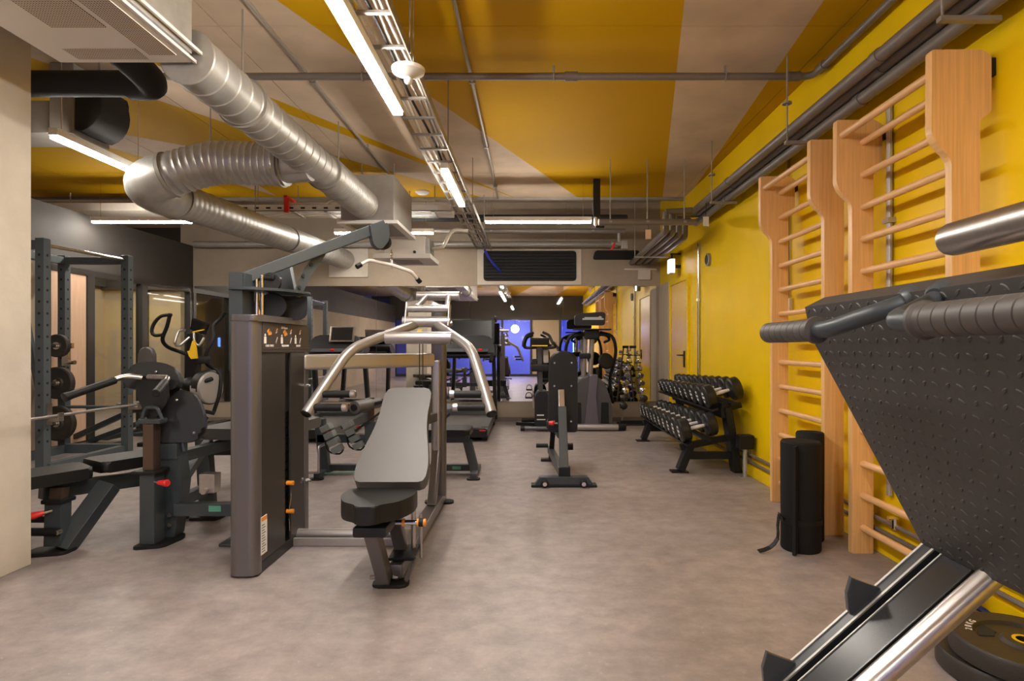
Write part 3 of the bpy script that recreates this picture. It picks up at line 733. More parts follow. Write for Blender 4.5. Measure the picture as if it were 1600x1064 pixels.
mat_roll(1.60, 3.42, .112, .64, 'black rolled mat standing before the wall bars, strap trailing on floor', True)
mat_roll(1.742, 3.60, .082, .665, 'thinner black rolled mat behind the mat with the strap', False)

# ------------------------------------------------------------------ dumbbell rack
o = thing('dumbbell_rack', 'black two-tier dumbbell rack by the yellow wall', 'rack', (1.7, 6.4, 0))
for y in (5.50, 7.30):
    obj('front_leg', MB().bar((1.42, y, .02), (1.52, y, .27), .07, .11, up=(0, 1, 0), bev=.006), 'blackm', o, world=True)
    obj('rear_leg', MB().bar((1.955, y, .02), (1.86, y, .625), .07, .15, up=(0, 1, 0), bev=.006), 'blackm', o, world=True)
    obj('foot_plate', MB().b2((1.33, y - .06, 0), (1.49, y + .06, .014), .003), 'blackm', o, world=True)
    obj('foot_plate', MB().b2((1.92, y - .06, 0), (2.015, y + .06, .014), .003), 'blackm', o, world=True)
    obj('cross_tie', MB().bar((1.50, y, .16), (1.94, y, .16), .06, .07, bev=.004), 'blackm', o, world=True)
obj('spreader', MB().b2((1.80, 5.45, .52), (1.87, 7.35, .66), .005), 'blackm', o, world=True)
def shelf(xa, za, xb, zb):
    d = (V(xb, 0, zb) - V(xa, 0, za)).normalized(); nrm = V(-d.z, 0, d.x)
    for k in (.18, .80):
        q = V(xa, 0, za).lerp(V(xb, 0, zb), k)
        obj('shelf_rail', MB().bar((q.x, 5.36, q.z), (q.x, 7.62, q.z), .06, .02, up=nrm, bev=.003), 'blackm', o, world=True)
    return d
UP0, UP1 = V(1.66, 0, .72), V(1.95, 0, .81)
LO0, LO1 = V(1.42, 0, .40), V(1.72, 0, .47)
shelf(UP0.x, UP0.z - .128, UP1.x, UP1.z - .128); shelf(LO0.x, LO0.z - .131, LO1.x, LO1.z - .131)
for y in (5.50, 7.30):
    obj('shelf_arm', MB().bar((1.42, y, .235), (1.86, y, .325), .06, .04, up=(0, 1, 0)), 'blackm', o, world=True)
    obj('shelf_arm', MB().bar((1.80, y, .595), (2.0, y, .645), .06, .04, up=(0, 1, 0)), 'blackm', o, world=True)

def dumbbell(c, axis, r, L, label, group):
    """c centre, axis unit vector from the front head to the wall"""
    t = thing('dumbbell', label, 'dumbbell', c, group=group)
    ax = Vector(axis).normalized(); hl = .30 * L
    prof = [(0, r * .60), (.006, r * .72), (.010, r * .90), (.022, r), (hl - .022, r), (hl - .008, r * .90), (hl, r * .62)]
    h1 = obj('head', MB().lathe(ax * (-L / 2), ax, prof, 24), 'rubber_head', t)
    h2 = obj('head', MB().lathe(ax * (L / 2 - hl), ax, prof, 24), 'rubber_head', t)
    hp = [(i / 12 * (L - 2 * hl), .0145 + .004 * math.sin(PI * i / 12)) for i in range(13)]
    obj('handle', MB().lathe(ax * (-L / 2 + hl), ax, hp, 14), 'bar_white', t)
    u = Vector((0, -1, 0)); v = u.cross(-ax) * -1
    if v.z < 0: v = -v
    mk = MB()
    for k, (ww, zz) in enumerate(((.42, .36), (.60, .0), (.38, -.36))):
        mk.box(ax * (-L / 2 - .0006) + v * (r * zz), (.0015, r * ww, r * .20), Matrix((ax, u, v)).transposed())
    obj('marking', mk, 'print', h1)
    return t
ordn = ['first', 'second', 'third', 'fourth', 'fifth', 'sixth', 'seventh', 'eighth', 'ninth', 'tenth']
for k in range(10):
    y = 5.46 + k * .222
    r = .108 - .0035 * k
    L = .36 - .005 * k
    dU = (UP1 - UP0).normalized(); dL = (LO1 - LO0).normalized()
    cu_ = (UP0 + UP1) / 2 + V(0, y, 0); cl_ = (LO0 + LO1) / 2 + V(0, y, 0)
    off = V(0, 0, -(.108 - r))
    dumbbell(cu_ + off, dU, r, L, 'black dumbbell with chrome handle, %s from the near end of the upper shelf' % ordn[k], 'dumbbells on the upper shelf')
    dumbbell(cl_ + off, dL, r * 1.03, L, 'black dumbbell with chrome handle, %s from the near end of the lower shelf' % ordn[k], 'dumbbells on the lower shelf')

# ------------------------------------------------------------------ dumbbell tower beside the mirror
o = thing('dumbbell_tower', 'upright A-shaped stand of small dumbbells beside the mirror', 'rack', (1.56, 8.85, 0))
for s in (-1, 1):
    obj('post', MB().bar((1.56 + s * .17, 8.85, .05), (1.56 + s * .03, 8.85, 1.20), .022, .03, bev=.003), 'conduit', o, world=True)
obj('base', MB().b2((1.34, 8.70, .0), (1.78, 9.0, .02), .004).b2((1.38, 8.83, .02), (1.74, 8.87, .06)), 'blackm', o, world=True)
obj('cap', MB().b2((1.51, 8.82, 1.17), (1.61, 8.88, 1.21), .006), 'blackm', o, world=True)
for s, nm in ((-1, 'left'), (1, 'right')):
    for k in range(8):
        z = .30 + k * .115
        x = 1.56 + s * (.17 - .14 * (z - .05) / 1.15 + .012)
        obj('cradle', MB().b2((x - .05, 8.79, z - .05), (x + .05, 8.82, z - .035)), 'blackm', o, world=True)
        r = .055 - .004 * k
        t = thing('small_dumbbell', 'small chrome dumbbell on the %s arm of the A-shaped stand, %s from the bottom' % (nm, ordn[k]), 'dumbbell', (x + s * .01, 8.725, z), group='small dumbbells on the A-shaped stand')
        for yy in (-.055, .022):
            obj('head', MB().lathe((0, yy, 0), (0, 1, 0), [(0, r * .8), (.006, r), (.027, r), (.033, r * .8)], 12), 'chrome' if k > 1 else 'rubber_head', t)
        obj('handle', MB().cyl((0, -.025, 0), (0, .024, 0), .012, 10), 'chrome', t)

# ------------------------------------------------------------------ leg press, right foreground
o = thing('leg_press', 'big dark leg press with tread-plate footboard in the right foreground', 'leg press', (1.0, 1.0, 0))
YA, YN = 1.475, .52
front = [V(.70, 0, 1.30), V(.715, 0, 1.225), V(1.0, 0, .694)]
prof = [(.75, 1.325), (.70, 1.30), (.715, 1.225), (1.0, .694), (1.012, .700), (.730, 1.226), (.715, 1.292), (.752, 1.313)]
fp = obj('footboard', MB().prism(prof, (0, YA, 0), (1, 0, 0), (0, 0, 1), YA - YN, .002), 'diamond', o, world=True)
mb = MB()
def studs(p0, p1, rows, cols, y0, y1):
    d = (p1 - p0).normalized(); nrm = V(d.z, 0, -d.x)
    if nrm.x > 0: nrm = -nrm
    for i in range(rows):
        for j in range(cols):
            q = p0.lerp(p1, (i + .5) / rows); yy = y0 + (y1 - y0) * (j + .5 + (.5 if i % 2 else 0)) / cols
            if yy > y1 - .008: continue
            ang = .9 if (i + j) % 2 else -.9
            a = d * math.cos(ang) + V(0, 1, 0) * math.sin(ang); b = nrm.cross(a)
            c = V(q.x, yy, q.z)
            ring0 = [mb.b.verts.new(c + a * (.0105 * math.cos(k * PI / 4)) + b * (.0045 * math.sin(k * PI / 4)) - nrm * .0005) for k in range(8)]
            ring1 = [mb.b.verts.new(c + a * (.0070 * math.cos(k * PI / 4)) + b * (.0025 * math.sin(k * PI / 4)) + nrm * .0016) for k in range(8)]
            for k in range(8): mb.b.faces.new((ring0[k], ring0[(k + 1) % 8], ring1[(k + 1) % 8], ring1[k]))
            mb.b.faces.new(ring1)
studs(front[1], front[2], 19, 30, YN, YA)
studs(front[0], front[1], 3, 30, YN, YA)
obj('tread_studs', mb, 'diamond', fp, world=True, kind='stuff')
# handles on the footboard
hl_ = rounded([(.715, 1.085, 1.285), (.66, 1.10, 1.265), (.605, 1.17, 1.235), (.60, 1.21, 1.234), (.588, 1.40, 1.233)], .05, 6)
obj('handle', MB().tube(hl_, .0175, 16), 'char', o, world=True)
hr_ = rounded([(.715, 1.005, 1.285), (.66, .98, 1.262), (.60, .955, 1.242), (.60, .90, 1.24), (.60, .50, 1.24)], .04, 6)
obj('handle', MB().tube(hr_, .0175, 16), 'char', o, world=True)
def grip(p0, p1, r):
    p0, p1 = Vector(p0), Vector(p1); L = (p1 - p0).length; prof = [(0, r * 1.0), (0, r * 1.38), (.008, r * 1.42), (.014, r * 1.2)]
    t = .03
    while t < L - .012:
        prof += [(t - .003, r * 1.2), (t - .0015, r * 1.12), (t, r * 1.2)]; t += .028
    prof += [(L - .004, r * 1.2), (L, r * 1.0)]
    return MB().lathe(p0, p1 - p0, prof, 28)
obj('grip', grip((.599, 1.205, 1.234), (.587, 1.425, 1.233), .0205), 'grip', o, world=True, smooth=14)
obj('grip', grip((.60, .885, 1.24), (.60, .50, 1.24), .0215), 'grip', o, world=True, smooth=14)
for y in (1.083, 1.003):
    obj('weld_collar', MB().lathe((.715, y, 1.288), (-.9, (.25 if y > 1.05 else -.35), -.35), [(-.01, .026), (.008, .025), (.016, .019)], 16), 'char', o, world=True)
# carriage, horn, rails
obj('loading_horn', MB().lathe((.67, .925, 1.37), (0, -1, 0), [(0, .018), (.004, .0245), (.012, .0265), (.5, .0265)], 28), 'steel', o, world=True)
obj('horn_bracket', MB().bar((.67, .44, 1.37), (.95, .44, 1.02), .05, .06, up=(0, 1, 0)).bar((.95, .44, 1.02), (1.05, .55, .80), .05, .06, up=(0, 1, 0)), 'char', o, world=True)
obj('carriage', MB().bar((.85, 1.38, 1.05), (1.10, 1.38, .72), .06, .05, up=(0, 1, 0)).bar((.85, .62, 1.05), (1.10, .62, .72), .06, .05, up=(0, 1, 0)).bar((.90, .58, .98), (.90, 1.40, .98), .06, .06).bar((1.06, .56, .78), (1.06, 1.40, .78), .06, .06), 'char', o, world=True)
RD = V(-.747, 0, -.665).normalized(); RN = V(-.665, 0, .747).normalized()
R1 = W(1440, 850, YA)
def rail_pt(base, s): return base + RD * s
for ys_, lab in ((1, None), (-1, None)):
    def yy(y): return y if ys_ == 1 else (2 * .96 - y)
    q = V(R1.x, yy(1.452), R1.z) - RN * .030
    obj('stop_bar', MB().bar(q - RD * .75, q + RD * .96, .044, .06, up=RN, bev=.004), 'rail_dark', o, world=True)
    for e_ in (.019, -.019):
        obj('bright_strip', MB().bar(q + V(0, e_, 0) + RN * .031 - RD * .74, q + V(0, e_, 0) + RN * .031 + RD * .95, .007, .004, up=RN), 'galv', o, world=True)
    q = V(R1.x, yy(1.36), R1.z) - RN * .040
    obj('rail_beam', MB().bar(q - RD * .8, q + RD * .94, .10, .075, up=RN, bev=.006), 'rail_black', o, world=True)
    obj('bright_strip', MB().bar(q + V(0, .046, 0) + RN * .0385 - RD * .78, q + V(0, .046, 0) + RN * .0385 + RD * .93, .004, .003, up=RN), 'galv', o, world=True)  # edge highlight on the beam, built in as a thin pale metal strip
    q = V(R1.x, yy(1.272), R1.z) - RN * .012
    obj('guide_rod', MB().cyl(q - RD * .72, q + RD * .90, .025, 28), 'steel', o, world=True)
    q = V(R1.x, yy(1.36), R1.z)
    obj('support_leg', MB().bar(q - RD * .78 + V(0, 0, -.07), V(q.x + .60, q.y, 0), .08, .08, up=(0, 1, 0)), 'char', o, world=True)
    e = q + RD * .88
    obj('support_leg', MB().bar((e.x, q.y, 0), (e.x, q.y, e.z - .03), .08, .08, up=(0, 1, 0)), 'char', o, world=True)
hook = [(1328, 900), (1321, 925), (1323, 950), (1330, 967), (1345, 958), (1381, 925), (1372, 917), (1338, 905)]
for k, s in enumerate((0, .285)):
    pts = [W(x, y, 1.462) + RD * s for x, y in hook]
    c0 = pts[0]
    obj('safety_hook', MB().prism([(p.x - c0.x, p.z - c0.z) for p in pts], (c0.x, 1.468, c0.z), (1, 0, 0), (0, 0, 1), .014, .002), 'rail_grey', o, world=True)

# ------------------------------------------------------------------ weight plates on the floor, bottom right
def weight_plate(t, r, th, z0=0., hub=.026, txt=True, holes=True):
    """lying flat: rubber plate with three grip slots"""
    n = 60; mb = MB(); b = mb.b
    rings = []
    for (rr, zz) in ((hub, 0), (r * .93, 0), (r, th * .12), (r, th * .84), (r * .965, th), (r * .66, th), (r * .63, th * .86), (r * .33, th * .86), (r * .28, th), (hub, th)):
        rings.append([b.verts.new((rr * math.cos(2 * PI * j / n), rr * math.sin(2 * PI * j / n), z0 + zz)) for j in range(n)])
    for a, c in zip(rings, rings[1:] + rings[:1]):
        for j in range(n): b.faces.new((a[j], a[(j + 1) % n], c[(j + 1) % n], c[j]))
    obj('disc', mb, 'plate_rubber', t)
    obj('hub_ring', MB().lathe((0, 0, z0 + th * .2), (0, 0, 1), [(0, hub + .001), (th * .82, hub + .001), (th * .82, hub + .012), (0, hub + .012)], 24, cap=False), 'yellow_plastic', t)
    for k in range(3):
        a0 = k * 2 * PI / 3 + .35; pts = []
        for i in range(9): a = a0 - .42 + .84 * i / 8; pts.append((r * .60 * math.cos(a), r * .60 * math.sin(a)))
        for i in range(7): a = a0 + .26 - .52 * i / 6; pts.append((r * .38 * math.cos(a), r * .38 * math.sin(a)))
        obj('grip_slot', MB().prism(pts, (0, 0, z0 + th * .862), (1, 0, 0), (0, 1, 0), .002), 'black_hole', t)
t1 = thing('weight_plate', 'black rubber weight plate marked 20KG, lower of the floor stack', 'weight plate', (1.745, 2.10, 0), .35)
weight_plate(t1, .225, .075)
t2 = thing('weight_plate', 'black rubber weight plate marked 20KG, on top of the floor stack', 'weight plate', (1.762, 2.055, .078), -.1)
weight_plate(t2, .225, .075)
for t, z in ((t1, .0749), (t2, .1529)):
    c = t.location
    for ang, s in ((2.36, '20KG'), (-.78, '20KG')):
        # letters along the rim
        for i, ch in enumerate(s):
            a = ang - .17 * (i - 1.5)
            rad = Vector((math.cos(a), math.sin(a), 0)); tan = Vector((math.sin(a), -math.cos(a), 0))
            text('lettering', ch, 'print', t, Vector((c.x, c.y, z + .0006)) + rad * .152 - tan * .010, tan, rad, .030)
tag(obj('resistance_band', MB().tube(catmull([(1.93, 2.50, .02), (1.84, 2.47, .05), (1.90, 2.55, .075), (1.98, 2.50, .04), (1.92, 2.44, .02), (1.88, 2.52, .03), (1.95, 2.56, .09)], .02), .014, 8), 'navy'),
    'navy resistance band in a loose coil behind the weight plates', 'band')

# ------------------------------------------------------------------ multi gym
GX = -.735
o = thing('multi_gym', 'grey multi gym with weight tower, press arms, seat and pulldown arm', 'exercise machine', (GX, 3.3, 0))
# weight tower
TX0, TX1, TY0, TY1, TZ = -1.565, -1.42, 2.97, 3.68, 1.365
tw = obj('tower_column', MB().prism(rpoly([(TX0, TY0 + .17), (TX0, TY0 + .02), (TX0 + .03, TY0), (TX1 - .025, TY0 + .0), (TX1, TY0 + .03), (TX1, TY0 + .065), (TX1 - .05, TY0 + .17)], [.004, .04, .04, .03, .02, .004, .004], 6), (0, 0, .012), (1, 0, 0), (0, 1, 0), TZ - .012 - .035, .002), 'tower', o, world=True)
obj('tower_cap', MB().prism(rpoly([(TX0 - .004, TY1), (TX0 - .004, TY0 + .0), (TX1 - .01, TY0 - .006), (TX1 + .012, TY0 + .04), (TX1 + .022, TY0 + .4), (TX1 + .006, TY1)], [.02, .06, .05, .06, .3, .12], 6), (0, 0, TZ - .035), (1, 0, 0), (0, 1, 0), .035, .006), 'tower', o, world=True)
obj('rear_column', MB().b2((TX0, TY1 - .068, .012), (TX1 + .002, TY1, TZ - .20), .012), 'tower', o, world=True)
obj('side_panel', MB().b2((TX0 + .006, TY0 + .16, .06), (TX0 + .014, TY1 - .1, TZ - .05)), 'tower_black', o, world=True)
obj('shroud_panel', MB().b2((TX1 - .018, TY0 + .068, .06), (TX1 - .004, TY0 + .365, TZ - .20), .004), 'tower_black', o, world=True)
obj('shroud_panel', MB().b2((TX1 - .018, TY0 + .44, .06), (TX1 - .002, TY1 - .07, TZ - .20), .004), 'tower_black', o, world=True)
obj('tower_base', MB().b2((TX0 + .01, TY0 + .03, 0), (TX1 - .005, TY1, .06), .006), 'blackm', o, world=True)
# stack in the slot
for i in range(14):
    obj('weight_slab', MB().b2((TX0 + .02, TY0 + .24, .12 + i * .05), (TX1 - .03, TY0 + .52, .165 + i * .05), .002), 'blackm', o, world=True)
pl = obj('placard', MB().b2((TX1 - .016, TY0 + .07, TZ - .198), (TX1 + .004, TY1 - .01, TZ - .036), .004), 'placard', o, world=True)
XP = TX1 + .0048
def mark(y, z, sy, sz, m, rot=0.):
    obj('print', MB().box((XP, TY0 + y, TZ + z), (.001, sy, sz), Matrix.Rotation(rot, 3, 'X')), m, pl, world=True)
obj('placard_edge', MB().b2((XP - .002, TY0 + .075, TZ - .178), (XP + .002, TY1 - .012, TZ - .174)), 'tower', pl, world=True)
text('lettering', 'LifeFitness', 'print', pl, (XP, TY0 + .29, TZ - .066), (0, 1, 0), (0, 0, 1), .020, .35)
text('lettering', 'CHEST PRESS', 'print', pl, (XP, TY0 + .10, TZ - .168), (0, 1, 0), (0, 0, 1), .0165)
text('lettering', 'PULLDOWN', 'print', pl, (XP, TY0 + .30, TZ - .168), (0, 1, 0), (0, 0, 1), .0165)
text('lettering', 'LEG EXT', 'print', pl, (XP, TY0 + .50, TZ - .168), (0, 1, 0), (0, 0, 1), .0165)
for y in (.095, .30, .49):
    mark(y, -.132, .026, .036, 'print'); obj('print', MB().ell((XP, TY0 + y, TZ - .106), (.0015, .008, .008), 6), 'print', pl, world=True)
for y in (.145, .345):
    for dy, dz, a in ((-.012, .004, .5), (.006, .0, -.6), (.012, -.012, .2), (-.002, -.006, 1.1)):
        mark(y + dy, -.085 + dz, .03, .012, 'orange_print', a)
for y in (.235, .425, .56):
    mark(y, -.075, .022, .006, 'orange_print', .8); mark(y - .004, -.088, .018, .004, 'print', .4)
    mark(y, -.128, .03, .004, 'print', 1.0); mark(y - .008, -.142, .012, .003, 'print', 1.4)
# instruction sticker, selector knobs
st = obj('sticker', MB().b2((TX1 - .001, TY0 + .055, .10), (TX1 + .0015, TY0 + .125, .30)), 'print', o, world=True, label='white instruction sticker with an orange head')
obj('sticker_band', MB().b2((TX1 + .0012, TY0 + .057, .275), (TX1 + .002, TY0 + .123, .297)), 'orange', st, world=True)
mb = MB()
for i in range(11): mb.b2((TX1 + .0012, TY0 + .063, .112 + i * .014), (TX1 + .002, TY0 + .063 + .03 + .025 * random.random(), .117 + i * .014))
obj('sticker_print', mb, 'tower', st, world=True)
for z in (.40, .235):
    k = obj('selector_knob', MB().cyl((TX1 - .01, TY0 + .40, z), (TX1 + .03, TY0 + .40, z), .013, 12), 'orange', o, world=True)
obj('selector_cord', MB().tube(catmull([(TX1 + .005, TY0 + .40, .40), (TX1 + .008, TY0 + .415, .32), (TX1 + .005, TY0 + .395, .24), (TX1 + .004, TY0 + .405, .12)], .03), .003, 6), 'chrome', o, world=True)
for z in (.35, .95, 1.12):
    obj('bolt', MB().cyl((TX1, TY1 - .03, z), (TX1 + .025, TY1 - .03, z), .010, 8), 'chrome', o, world=True)
# mast above the tower
obj('mast_post', MB().b2((-1.63, 3.10, TZ - .3), (-1.555, 3.24, 1.60), .006), 'char', o, world=True)
obj('mast_plate', MB().prism(rpoly([(-1.64, 3.08), (-1.50, 3.08), (-1.36, 3.2), (-1.30, 3.42), (-1.36, 3.5), (-1.64, 3.30)], .05, 5), (0, 0, 1.505), (1, 0, 0), (0, 1, 0), .014, .002), 'char', o, world=True)
obj('mast_post', MB().b2((-1.615, 3.12, 1.515), (-1.55, 3.24, 1.60), .006), 'char', o, world=True)
for x in (-1.535, -1.505):
    obj('guide_rod', MB().cyl((x, 3.22, TZ), (x, 3.22, 1.60), .010, 12), 'chrome', o, world=True)
obj('pulley', MB().lathe((-1.475, 3.30, 1.43), (.3, -1, 0), [(0, .07), (.008, .075), (.014, .062), (.022, .062), (.028, .075), (.036, .07)], 28), 'rubber', o, world=True)
obj('pulley', MB().lathe((-1.475, 3.27, 1.56), (.3, -1, 0), [(0, .05), (.008, .055), (.014, .045), (.022, .045), (.028, .055), (.036, .05)], 28), 'rubber', o, world=True)
obj('pulley_bracket', MB().b2((-1.55, 3.22, 1.57), (-1.44, 3.34, 1.60), .01), 'blackm', o, world=True)
obj('mast_shroud', MB().prism(rpoly([(0, 0), (.14, 0), (.14, .14), (.0, .14)], [.01, .06, .01, .01]), (-1.47, 3.40, TZ - .01), (.8, .25, 0), (0, 0, 1), .03, .004), 'rubber', o, world=True)
# slanted mast to the arm
mp_ = [W(x, y, 3.5) for x, y in ((420, 420), (452, 414), (457, 440), (469, 505), (452, 505), (436, 450))]
obj('slanted_mast', MB().prism([(p.x - mp_[0].x, p.z - mp_[0].z) for p in mp_], mp_[0], (1, 0, 0), (0, 0, 1), -.05, .003), 'char', o, world=True)
A0, A1 = V(-1.60, 3.20, 1.575), V(-.92, 3.62, 1.96)
obj('pulldown_arm', MB().bar(A0, A1, .055, .065, bev=.006), 'char', o, world=True)
obj('arm_gusset', MB().prism(rpoly([(.0, .0), (.10, .16), (.05, .17), (-.03, .06), (-.09, -.10), (-.05, -.12)], .02), (-1.32, 3.42, 1.60), (.85, .53, 0), (0, 0, 1), .012, .002), 'char', o, world=True)
mb = MB()
for a, z in ((.01, .085), (-.035, .015), (-.055, -.055)): mb.cyl(V(-1.32, 3.42, 1.60) + V(.85, .53, 0).normalized() * a + V(-.006, .008, z), V(-1.32, 3.42, 1.60) + V(.85, .53, 0).normalized() * a + V(.014, -.026, z), .010, 8)
obj('gusset_holes', mb, 'black_hole', o, world=True)
obj('pulley_housing', MB().prism(rpoly([(-.07, .08), (.045, .10), (.055, .0), (.0, -.075), (-.05, -.045)], [.01, .01, .02, .03, .03]), (-.955, 3.60, 1.865), (.85, .53, 0), (0, 0, 1), .06, .004), 'char', o, world=True)
obj('end_pulley', MB().lathe((-.935, 3.625, 1.85), (.53, -.85, 0), [(0, .045), (.02, .04), (.04, .045)], 20), 'rubber', o, world=True)
mb = MB()
c0 = V(-.885, 3.65, 1.80)
for i in range(7):
    c = c0 + V(0, 0, -.016 * i)
    mb.tube([c + (V(.007 * math.cos(a), 0, .012 * math.sin(a)) if i % 2 else V(0, .007 * math.cos(a), .012 * math.sin(a))) for a in [j * PI / 4 for j in range(8)]], .0022, 5, closed=True)
obj('chain', mb, 'chrome', o, world=True)
hy = 3.65
bar_ = [W(567, 419, hy), W(580, 408, hy), W(612, 414, hy), W(640, 423, hy), W(650, 436, hy)]
bar_ = [b + V(0, (i - 2) * .05, 0) for i, b in enumerate(bar_)]
obj('pulldown_bar', MB().tube(rounded(bar_, .016), .011, 12).cyl(bar_[2] + V(0, 0, .0), bar_[2] + V(0, 0, .03), .008, 8), 'bar_white', o, world=True)
for a, b in ((0, 1), (4, 3)):
    d = (bar_[b] - bar_[a]).normalized()
    obj('bar_end', MB().cyl(bar_[a] - d * .012, bar_[a] + d * .022, .016, 12), 'rubber', o, world=True)
# frame
obj('floor_tube', MB().cyl((TX1 - .03, 3.52, .055), (GX - .0, 3.52, .055), .032, 16), 'silver', o, world=True)
obj('floor_tube', MB().b2((TX1 - .03, 3.45, .0), (GX, 3.475, .05), .006), 'silver', o, world=True)
obj('cross_beam', MB().bar((TX1 - .02, 3.62, 1.10), (GX + .02, 4.22, 1.10), .06, .10, bev=.022), 'silver', o, world=True)
obj('base_rail', MB().bar((GX + .04, 2.92, .055), (GX + .04, 4.45, .055), .085, .075, bev=.012), 'tower', o, world=True)
for y, s in ((2.90, .09), (4.42, .11)):
    obj('foot_plate', MB().prism(rpoly([(-s, -.05), (s, -.05), (s, .05), (-s, .05)], .04), (GX + .03, y, .0), (1, 0, 0), (0, 1, 0), .016, .004), 'rubber', o, world=True)
obj('rear_upright', MB().prism(rpoly([(-.055, -.05), (.055, -.05), (.055, .05), (-.055, .05)], .035, 4), (GX + .04, 4.34, .08), (1, 0, 0), (0, 1, 0), 1.42, .002), 'tower', o, world=True)
obj('rear_upright', MB().bar((GX + .04, 4.23, 1.10), (GX + .04, 4.23, .35), .055, .07, bev=.015), 'silver', o, world=True)
obj('rear_brace', MB().bar((GX + .04, 4.30, .55), (GX + .04, 4.02, .08), .06, .07, bev=.01), 'tower', o, world=True)
# press arm linkage on top
for x in (-.15, .15):
    obj('link_plate', MB().bar((GX + .01 + x, 4.00, 1.33), (GX + .01 + x, 4.07, 1.50), .012, .07, up=(0, 1, 0), bev=.004), 'silver', o, world=True)
    obj('top_link', MB().cyl((GX + .03 + x * .75, 4.04, 1.46), (GX + .03 + x * .55, 4.34, 1.575), .020, 14), 'silver', o, world=True)
    obj('pivot_cap', MB().cyl((GX + .01 + x * 1.0, 4.03, 1.36), (GX + .01 + x * 1.14, 4.03, 1.36), .020, 14), 'chrome', o, world=True)
obj('pivot_tube', MB().cyl((GX - .16, 4.02, 1.37), (GX + .17, 4.02, 1.37), .038, 18), 'silver', o, world=True)
obj('pivot_tube', MB().cyl((GX - .14, 4.05, 1.465), (GX + .16, 4.05, 1.465), .027, 18), 'silver', o, world=True)
obj('top_tube', MB().cyl((GX - .13, 4.36, 1.58), (GX + .19, 4.36, 1.58), .034, 18), 'silver', o, world=True)
for s in (-1, 1):
    p = [V(GX + s * .07, 4.02, 1.355), V(GX + s * .37, 3.52, 1.185), V(GX + s * .435, 3.38, 1.03), V(GX + s * .515, 3.20, .825)]
    obj('press_arm', MB().tube(rounded(p, .10, 7), .031, 18), 'silver', o, world=True)
    obj('arm_cap', MB().lathe(p[3], (p[3] - p[2]), [(-.004, .031), (.004, .030), (.010, .022)], 18), 'rubber', o, world=True)
    d = (p[3] - p[2]).normalized()
    for k in (.045, .14):
        b = p[3] - d * k
        gend = b + V(-s * .21, .0, -.0)
        obj('grip', MB().lathe(b, gend - b, [(.02, .019), (.022, .021), (.18, .021), (.182, .019)], 16), 'rubber', o, world=True)
        obj('grip_cap', MB().lathe(gend, gend - b, [(-.032, .020), (-.03, .023), (-.006, .023), (0, .016)], 16), 'steel', o, world=True)
obj('arm_cross_tube', MB().cyl((GX - .215, 3.76, 1.255), (GX + .215, 3.76, 1.255), .040, 20), 'silver', o, world=True)
obj('cable', MB().cyl((GX - .06, 4.1, .45), (GX - .06, 4.1, 1.3), .003, 6).cyl((GX - .04, 4.12, .45), (GX - .04, 4.12, 1.3), .003, 6), 'blackm', o, world=True)
obj('orange_pin', MB().cyl((GX - .02, 3.98, 1.30), (GX - .05, 3.98, 1.30), .016, 10), 'yellow_plastic', o, world=True)
# backrest pad: wide at the bottom, waisted, narrower at the top
bo, bu = V(GX, 3.015, .445), V(0, .50, .44).normalized()
L = .68
half = [(0, .165), (.02, .185), (.10, .192), (.22, .175), (.34, .150), (.46, .138), (.58, .140), (.65, .136), (.68, .110)]
poly = [(w, a) for a, w in half] + [(-w, a) for a, w in reversed(half)]
obj('back_pad', MB().prism(rpoly(poly, .05, 3), bo, (1, 0, 0), bu, .075, .022, 4), 'vinyl_grey', o, world=True)
obj('back_plate', MB().bar(bo + bu * .1 + V(0, .04, -.05), bo + bu * .58 + V(0, .04, -.05), .07, .03, up=(0, -.7, .7)).bar(bo + bu * .50 + V(0, .05, -.05), V(GX + .03, 4.30, .68), .05, .06), 'tower', o, world=True)
# saddle-shaped seat
seat = rpoly([(-.175, .17), (-.18, .02), (-.13, -.10), (-.06, -.145), (-.045, -.185), (.045, -.185), (.06, -.145), (.13, -.10), (.18, .02), (.175, .17)], [.04, .05, .05, .03, .04, .04, .03, .05, .05, .04], 4)
obj('seat_pad', MB().prism(seat, (GX - .02, 2.80, .385), (1, 0, 0), (0, 1, 0), .085, .026, 4), 'vinyl', o, world=True)
obj('seat_post', MB().bar((GX + .0, 2.90, .02), (GX - .03, 2.76, .32), .065, .085, up=(0, 1, 0), bev=.01), 'tower', o, world=True)
obj('seat_bracket', MB().b2((GX - .10, 2.68, .305), (GX + .06, 2.90, .355), .012), 'blackm', o, world=True)
obj('seat_strut', MB().bar((GX + .05, 3.10, .06), (GX + .03, 2.95, .34), .07, .06, up=(0, 1, 0), bev=.01), 'tower', o, world=True)
obj('adjuster', MB().cyl((GX - .06, 2.86, .325), (GX + .20, 2.86, .325), .013, 14), 'chrome', o, world=True)
for x in (.095, .168, .20):
    obj('adjuster_ring', MB().lathe((GX + x, 2.86, .325), (1, 0, 0), [(0, .017), (.001, .019), (.012, .019), (.013, .017)], 14), 'orange', o, world=True)
obj('adjuster_knob', MB().cyl((GX + .178, 2.86, .325), (GX + .20, 2.86, .325), .021, 14), 'rubber', o, world=True)
obj('pedal_plate', MB().box((GX + .07, 3.02, .12), (.13, .16, .016), Matrix.Rotation(.12, 3, 'X'), .003), 'rubber', o, world=True)
obj('pedal_arm', MB().bar((GX + .14, 2.96, .11), (GX + .11, 2.87, .03), .014, .02), 'tower', o, world=True)
obj('column_post', MB().cyl((GX + .11, 3.06, .07), (GX + .11, 3.06, .36), .013, 12).cyl((GX + .145, 3.08, .07), (GX + .145, 3.08, .30), .008, 10), 'steel', o, world=True)
for s in (-1, 1):
    obj('bolt', MB().cyl((GX + s * .045, 2.88, .045), (GX + s * .07, 2.88, .045), .012, 8), 'chrome', o, world=True)

